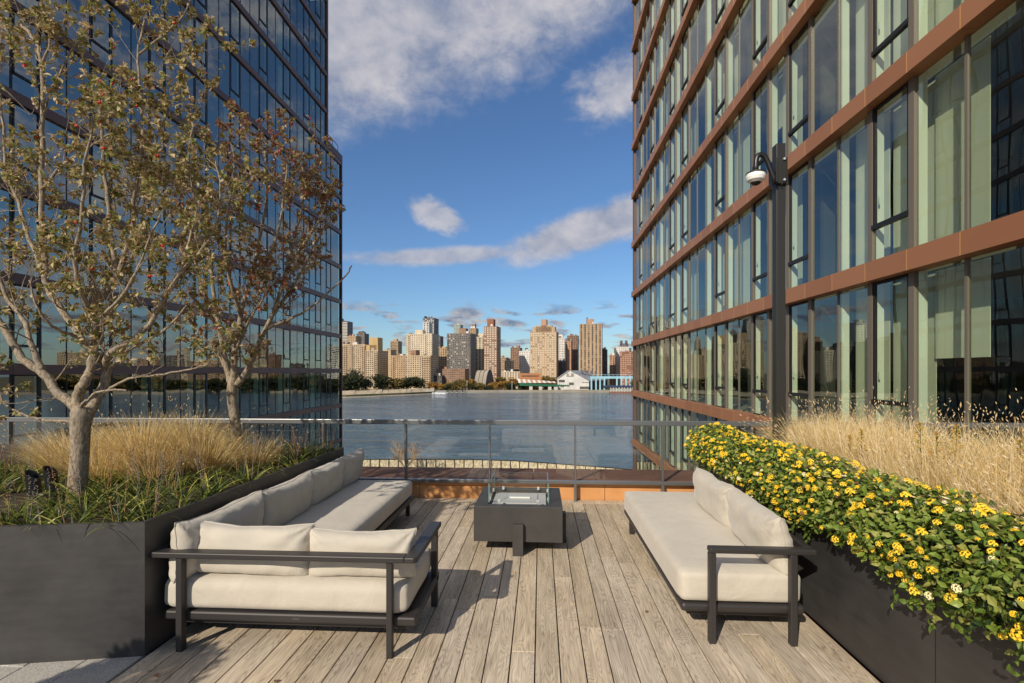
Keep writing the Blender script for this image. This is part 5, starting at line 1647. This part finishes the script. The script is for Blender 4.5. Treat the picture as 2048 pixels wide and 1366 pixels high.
# ---- grasses and low planting
def blade(mb, p, d, L, w, bend, mi, r, seg=4):
    """one ribbon from p along d, bowing towards bend"""
    side = d.cross(Vector((0, 0, 1)))
    side = side.normalized() if side.length > 1e-3 else Vector((1, 0, 0))
    a = r.uniform(0, math.pi); side = (side * math.cos(a) + Vector((side.y, -side.x, 0)) * math.sin(a))
    q = p.copy(); dd = d.copy(); vs = []
    for k in range(seg + 1):
        ww = w * (1 - (k / seg) ** 1.8 * 0.9) / 2
        vs.append(tuple(q - side * ww)); vs.append(tuple(q + side * ww))
        dd = (dd + bend * (0.25 + 0.5 * k / seg)).normalized()
        q = q + dd * (L / seg)
    mb.add(vs, [(2 * k, 2 * k + 1, 2 * k + 3, 2 * k + 2) for k in range(seg)], mi)
    return q, dd
def head(mb, p, d, L, w, mi):
    a = d.orthogonal().normalized() * w; b = d.cross(a.normalized()) * w
    m_ = p + d * L * 0.45
    mb.add([tuple(p), tuple(m_ + a), tuple(m_ + b), tuple(m_ - a), tuple(m_ - b), tuple(p + d * L)],
           [(0, 1, 2), (0, 2, 3), (0, 3, 4), (0, 4, 1), (5, 2, 1), (5, 3, 2), (5, 4, 3), (5, 1, 4)], mi)
def grass_clump(base, n, h, spread, lean, label, group, seed, mats=('straw_a', 'straw_b', 'straw_c', 'straw_d'), wts=(4, 3, 2, 2), rad=0.12, heads=0.25, wid=0.0036, droop=1.0):
    r = random.Random(seed)
    root = thing('fountain_grass', base, label, 'grass', group)
    mb = MB(); hb = MB()
    pop = [i for i, w_ in enumerate(wts) for _ in range(w_)]
    for _ in range(n):
        a = r.uniform(0, 2 * math.pi); rr = rad * math.sqrt(r.random())
        p = base + Vector((math.cos(a) * rr, math.sin(a) * rr, -0.01))
        out = Vector((math.cos(a), math.sin(a), 0)) * spread * (rr / rad) * r.uniform(0.4, 1.2)
        d = (Vector((0, 0, 1)) + out + Vector((r.gauss(0, 0.10), r.gauss(0, 0.10), 0)) + lean * 0.5).normalized()
        L = h * r.uniform(0.55, 1.08)
        bend = (out * 0.22 + lean * 0.20 + Vector((r.gauss(0, 0.05), r.gauss(0, 0.05), (-0.06 - 0.12 * r.random()) * droop)))
        q, dd = blade(mb, p, d, L, wid * r.uniform(0.7, 1.3), bend, r.choice(pop), r)
        if r.random() < heads:
            head(hb, q - dd * 0.005, dd, r.uniform(0.016, 0.042), r.uniform(0.0022, 0.0045), r.choice((0, 1)))
    tag(mb.build('blades', list(mats), root), kind='stuff')
    if hb.f: tag(hb.build('seed_heads', ['straw_c', 'straw_a'], root), kind='stuff')
def strap_clump(base, n, L, label, group, seed, spikes=3, lean=Vector((0, 0, 0))):
    r = random.Random(seed)
    root = thing('lilyturf_clump', base, label, 'plant', group)
    mb = MB(); sb = MB()
    for _ in range(n):
        a = r.uniform(0, 2 * math.pi)
        o = Vector((math.cos(a), math.sin(a), 0))
        p = base + o * r.uniform(0, 0.045)
        d = (o * r.uniform(0.35, 1.0) + Vector((0, 0, 1.0))).normalized()
        bend = o * 0.14 + Vector((0, 0, -0.50 * r.uniform(0.7, 1.4))) + lean
        blade(mb, p, d, L * r.uniform(0.6, 1.15), r.uniform(0.007, 0.013), bend, r.choice((0, 0, 1, 1, 1, 2)), r, 5)
    for _ in range(spikes):
        a = r.uniform(0, 2 * math.pi)
        d = Vector((math.cos(a) * 0.16, math.sin(a) * 0.16, 1)).normalized()
        p = base + Vector((math.cos(a) * 0.03, math.sin(a) * 0.03, 0)); hgt = L * r.uniform(0.95, 1.35)
        mi = 0 if r.random() < 0.65 else 1
        sb.tube([p, p + d * hgt * 0.55], 0.0022, 4, mi)
        for k in range(16):
            q = p + d * hgt * (0.5 + 0.5 * k / 16); t = rdir(r)
            head(sb, q, (t + d * 0.6).normalized(), 0.012, 0.0038, mi)
    tag(mb.build('strap_leaves', ['strap_a', 'strap_b', 'strap_c'], root), kind='stuff')
    if sb.f: tag(sb.build('flower_spikes', ['spike', 'spike_grey'], root), kind='stuff')

def left_planting():
    r = random.Random(61)
    i = 0
    for (x, y, n, h) in ((-4.75, 4.75, 700, 0.46), (-4.40, 4.40, 800, 0.48), (-4.05, 4.70, 1000, 0.60), (-3.72, 4.45, 1000, 0.58), (-3.42, 4.75, 1000, 0.58), (-3.15, 4.45, 800, 0.46), (-2.92, 4.85, 600, 0.38), (-3.85, 4.12, 700, 0.42), (-3.4, 4.15, 600, 0.38), (-5.1, 4.95, 500, 0.44), (-3.75, 5.05, 800, 0.60), (-4.35, 5.0, 700, 0.52)):
        grass_clump(Vector((x, y, 0.735)), n, h, 0.85, Vector((0.20 if x > -3.9 else -0.30, -0.12, 0)), 'clump of golden ornamental grass under the trees in the left planter', 'golden grass clumps in the left planter', 200 + i, wts=(4, 4, 2, 2), rad=0.16, heads=0.06, wid=0.0046, droop=1.7)
        i += 1
    spots = []
    for k in range(900):
        x = r.uniform(-5.2, -2.42); y = r.uniform(2.5, 5.6)
        front = 2.812 + 0.175 * (x + 2.362)
        if y < front + 0.06: continue
        if y > 4.2 + 0.15 * (-2.4 - x) and x < -2.75: continue
        if math.hypot(x + 3.47, y - 3.5) < 0.12 or math.hypot(x + 3.86, y - 3.42) < 0.12 or (-4.15 < x < -3.58 and 3.0 < y < 3.55): continue
        if any(math.hypot(x - a, y - b) < 0.135 for a, b in spots): continue
        spots.append((x, y))
    for k, (x, y) in enumerate(spots):
        lean = Vector((0.05, 0, 0))
        if x < -3.6: lab = ('tufted strap leaved lilyturf left of the larger tree trunk', 'lilyturf tufts left of the trunk')
        elif y < 2.812 + 0.175 * (x + 2.362) + 0.28: lab = ('tufted strap leaved lilyturf along the front rim of the left planter', 'lilyturf tufts on the front rim')
        elif x > -2.75: lab = ('tufted strap leaved lilyturf along the sofa side rim of the left planter', 'lilyturf tufts on the sofa side rim')
        else: lab = ('tufted strap leaved lilyturf between the larger trunk and the golden grass', 'lilyturf tufts right of the trunk')
        strap_clump(Vector((x, y, 0.735)), 27, 0.28 + r.uniform(-0.04, 0.05), lab[0], lab[1], 500 + k, r.choice((0, 1, 1, 2, 3)), lean)
    for k, (x, y) in enumerate(((-2.55, 5.35), (-2.75, 5.5), (-2.95, 5.35), (-3.2, 5.5), (-2.45, 5.55), (-3.4, 5.4), (-2.62, 5.15), (-2.5, 4.95))):
        strap_clump(Vector((x, y, 0.735)), 34, 0.27, 'spiky lilyturf tuft at the far corner of the left planter', 'lilyturf tufts at the far planter corner', 800 + k, 7)
left_planting()

def flower_mesh(name, m, seed, R0=0.019, n=15):
    r = random.Random(seed)
    vs = []; fs = []
    for k in range(n):
        z = 1 - (k + 0.5) / n * 0.85; a = k * 2.39996
        s_ = math.sqrt(1 - z * z)
        d = Vector((s_ * math.cos(a), s_ * math.sin(a), z)).normalized()
        c = d * R0 * Vector((1, 1, 0.8)).length / 1.6
        c.z *= 0.7
        nrm = (d + rdir(r) * 0.3).normalized()
        e = nrm.orthogonal().normalized(); g = nrm.cross(e); w = R0 * r.uniform(0.30, 0.42)
        i = len(vs)
        vs += [tuple(c + e * w), tuple(c + g * w), tuple(c - e * w), tuple(c - g * w), tuple(c - nrm * w * 0.5)]
        fs += [(i, i + 1, i + 4), (i + 1, i + 2, i + 4), (i + 2, i + 3, i + 4), (i + 3, i, i + 4)]
    me = bpy.data.meshes.new(name); me.from_pydata(vs, [], fs); me.materials.append(MATS[m]); me.update()
    return me
def flower_hedge():
    root = thing('lantana_hedge', (2.05, 3.6, 0.74), 'dense green hedge covered in yellow flower heads spilling over the right planter', 'flowers')
    r = random.Random(88)
    Ya, Yb = 0.9, 5.98
    def prof(y, t):
        """t from 0 (hanging tip in front) to 1 (back top)"""
        n1 = mnoise.noise(Vector((y * 2.1, 0.3, 1.0))); n2 = mnoise.noise(Vector((y * 6.0, t * 3.0, 4.0)))
        hang = 0.13 + 0.05 * n1 + 0.05 * n2
        rx = 0.20 + 0.04 * n1; rz = 0.26 + 0.045 * n2 + 0.03 * n1
        cx, cz = 1.98, 0.79
        if t < 0.22:
            u = t / 0.22
            return Vector((1.83 - 0.055 * math.sin(u * math.pi / 2) - 0.02 * n2, y, cz - hang * (1 - u))), Vector((-1, 0, -0.15))
        u = (t - 0.22) / 0.78
        a = math.pi - u * math.pi * 0.72
        ca, sa = math.cos(a), math.sin(a)
        x = cx + (0.215 + 0.03 * n1) * ca if ca < 0 else cx + 0.34 * ca
        return Vector((x, y, cz + rz * sa)), Vector((ca, 0, sa + 0.1)).normalized()
    # dark solid added to block light, standing for shade between the leaves
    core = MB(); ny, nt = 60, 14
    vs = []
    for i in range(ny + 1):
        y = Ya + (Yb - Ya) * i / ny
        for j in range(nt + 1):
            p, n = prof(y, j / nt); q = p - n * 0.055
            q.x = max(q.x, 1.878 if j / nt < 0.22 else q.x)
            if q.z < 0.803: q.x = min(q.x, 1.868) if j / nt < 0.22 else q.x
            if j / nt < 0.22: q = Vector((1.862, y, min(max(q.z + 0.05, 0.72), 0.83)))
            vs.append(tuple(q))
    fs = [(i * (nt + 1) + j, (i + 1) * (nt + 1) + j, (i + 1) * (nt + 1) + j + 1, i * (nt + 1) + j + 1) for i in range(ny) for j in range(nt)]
    core.add(vs, fs); core.build('inner_shade_solid', 'hedge_core', root)
    mats = ['hedge_a', 'hedge_b', 'hedge_c', 'hedge_d']
    protos = [leaf_mesh('leaf', 0.041, 0.025, m, 0.16, i) for i, m in enumerate(mats)]
    items = []
    for _ in range(17000):
        y = r.uniform(Ya, Yb); t = r.random() ** 0.9
        p, n = prof(y, t)
        p = p + n * r.uniform(-0.055, 0.035)
        d = (n * 0.5 + rdir(r) * 0.75 + Vector((0, 0, -0.15))).normalized()
        up = (n + rdir(r) * 0.6 + Vector((0, 0, 0.25))).normalized()
        items.append((frame_matrix(p, d, up, r.uniform(0.5, 1.3)), r.choice((0, 0, 0, 1, 1, 1, 2, 3, 3))))
    # far end cap
    for _ in range(900):
        a = r.uniform(0, math.pi)
        p = Vector((1.98 + 0.24 * math.cos(a) * r.random() ** 0.5, Yb + r.uniform(-0.02, 0.05), 0.76 + 0.26 * math.sin(a) * r.random() ** 0.5))
        items.append((frame_matrix(p, (rdir(r) + Vector((0, 0.6, 0))).normalized(), rdir(r), r.uniform(0.6, 1.1)), r.choice((0, 1, 2))))
    # trailing shoots
    for _ in range(46):
        y = r.uniform(1.2, 5.6); p, n = prof(y, 0.0)
        L = r.uniform(0.03, 0.13)
        for k in range(7):
            q = p + Vector((-0.02 - 0.01 * k * L, r.uniform(-0.02, 0.02), -L * k / 6))
            items.append((frame_matrix(q, (rdir(r) + Vector((-0.5, 0, -0.4))).normalized(), (Vector((-1, 0, 0.4)) + rdir(r) * 0.4).normalized(), r.uniform(0.7, 1.25)), r.choice((0, 0, 1, 3))))
    scatter(root, 'leaf', protos, items, 300, 'foliage', mats)
    fl = [flower_mesh('flower_head', m, i, R0) for i, (m, R0) in enumerate((('petal_a', 0.022), ('petal_b', 0.021), ('petal_a', 0.017), ('petal_c', 0.018), ('petal_b', 0.011), ('leaf_brown', 0.014)))]
    items = []
    for _ in range(1100):
        y = r.uniform(Ya, Yb); t = 0.04 + 0.96 * r.random() ** 0.9
        p, n = prof(y, t)
        if mnoise.noise(Vector((y * 3.3, t * 5, 9.0))) < -0.22: continue
        p = p + n * r.uniform(0.02, 0.05)
        up = (n * 0.7 + Vector((0, 0, 0.7)) + Vector((-0.15, -0.3, 0)) + rdir(r) * 0.25).normalized()
        y_ = up.orthogonal()
        items.append((frame_matrix(p, y_, up, r.choice((0.45, 0.6, 0.7, 0.8, 0.9, 1.0, 1.12)) * r.uniform(0.9, 1.1)), r.choice((0, 0, 0, 1, 1, 2, 2, 3, 4, 4, 4, 5))))
    scatter(root, 'flower_head', fl, items, 300, 'flower_heads', ['petal_a', 'petal_b', 'petal_c', 'leaf_brown'])
flower_hedge()

def right_planting():
    r = random.Random(71)
    k = 0
    y = 1.15
    while y < 5.9:
        for x in (2.48, 2.85, 3.25, 3.65):
            xx = x + r.uniform(-0.08, 0.08); yy = y + r.uniform(-0.1, 0.1)
            if y > 4.9 and x < 2.6: continue
            if xx > 3.05 and y < 1.8: continue
            h = r.uniform(0.52, 0.63) if x < 3.0 else r.uniform(0.54, 0.66)
            near = (2.48 <= x < 2.9)
            grass_clump(Vector((xx, yy, 0.74)), int(780 if near else 520), h, 0.75, Vector((-0.34, -0.12, 0)), 'clump of straw coloured fountain grass behind the yellow flowers', 'straw grass clumps in the right planter', 900 + k, wts=(4, 2, 4, 1), rad=0.19, heads=0.13, wid=0.0046, droop=1.6)
            k += 1
        y += 0.42
    for i, (px, py, yy) in enumerate(((1722, 860, 3.9), (1840, 845, 3.5), (1872, 865, 3.55), (1912, 850, 3.4), (2040, 880, 3.2), (1700, 870, 4.0))):
        p = atY(px, py, yy)
        g = thing('goldenrod_stem', (p.x, p.y, 0.74), 'upright yellow tipped wild stem rising from the straw grass', 'plant', 'yellow stems in the straw grass')
        mb = MB(); mb.tube([(p.x + 0.02, p.y, 0.72), (p.x, p.y, p.z)], [0.003, 0.002], 5); mb.build('stem', 'strap_b', g)
        lb = MB(); q = Vector((p.x, p.y, p.z))
        for j in range(60):
            t = j / 60
            d = rdir(r); d.z = abs(d.z) * 0.6 + 0.2
            head(lb, q + Vector((0, 0, -0.20 + 0.2 * t)) + Vector((d.x, d.y, 0)) * 0.035 * (1 - t), d.normalized(), 0.022, 0.005, 0 if r.random() < 0.7 else 1)
        tag(lb.build('flower_plume', ['goldenrod', 'strap_c'], g), kind='stuff')
right_planting()

def shadow_shrub():
    """guessed shrub, added unseen left of the frame to cast the round deck corner shadow"""
    c = Vector((-3.40, 0.46, 0))  # added caster, placed so its shadow meets the deck corner
    root = thing('shadow_shrub', c, 'unseen round shrub in a charcoal pot, added to cast the shadow on the deck corner', 'plant')
    mb = MB(); n = 24
    prof = [(0.17, 0.0), (0.21, 0.35), (0.24, 0.62), (0.215, 0.62), (0.20, 0.56)]
    vs = [(c.x + rr * math.cos(2 * math.pi * k / n), c.y + rr * math.sin(2 * math.pi * k / n), z) for rr, z in prof for k in range(n)]
    fs = [(i * n + k, i * n + (k + 1) % n, (i + 1) * n + (k + 1) % n, (i + 1) * n + k) for i in range(len(prof) - 1) for k in range(n)]
    fs += [tuple(range(n))[::-1], tuple((len(prof) - 1) * n + k for k in range(n))]
    mb.add(vs, fs); mb.build('pot', 'planter_steel', root)
    MB().tube([c + Vector((0, 0, 0.5)), c + Vector((0, 0, 1.1))], [0.025, 0.02], 8).build('stem', 'bark', root)
    r = random.Random(3); items = []
    protos = [leaf_mesh('leaf', 0.045, 0.028, m, 0.15, i) for i, m in enumerate(('hedge_a', 'hedge_b', 'hedge_c'))]
    for _ in range(5200):
        d = rdir(r); p = c + Vector((0, 0, 1.22)) + d * 0.43 * r.uniform(0.80, 1.0)
        items.append((frame_matrix(p, (d * 0.6 + rdir(r)).normalized(), (d + rdir(r) * 0.5).normalized(), r.uniform(0.8, 1.4)), r.randint(0, 2)))
    scatter(root, 'leaf', protos, items, 0, 'foliage', ['hedge_a', 'hedge_b', 'hedge_c'])
shadow_shrub()

def fallen_leaves():
    r = random.Random(12)
    protos = [leaf_mesh('leaf_blade', 0.045, 0.026, m, 0.22, i) for i, m in enumerate(('leaf_brown', 'leaf_tan', 'leaf_russet'))]
    for i in range(16):
        x = r.uniform(-1.4, 1.7) if i % 2 else r.uniform(-2.2, -0.6); y = r.uniform(2.2, 2.8) if i % 4 == 0 else r.uniform(3.4, 6.2)
        if (-2.4 < x < -0.7 and 2.8 < y < 3.7) or (x < -1.4 and y > 3.5) or (x > 0.85 and y > 3.1) or (-0.72 < x < 0.3 and 4.45 < y < 5.45): continue
        o = inst('fallen_leaf', protos[i % 3], None, (x, y, 0.006), (r.uniform(-0.15, 0.15), r.uniform(-0.15, 0.15), r.uniform(0, 6.28)))
        tag(o, 'dry curled brown leaf lying on the deck boards', 'leaf', 'fallen leaves on the deck')
fallen_leaves()
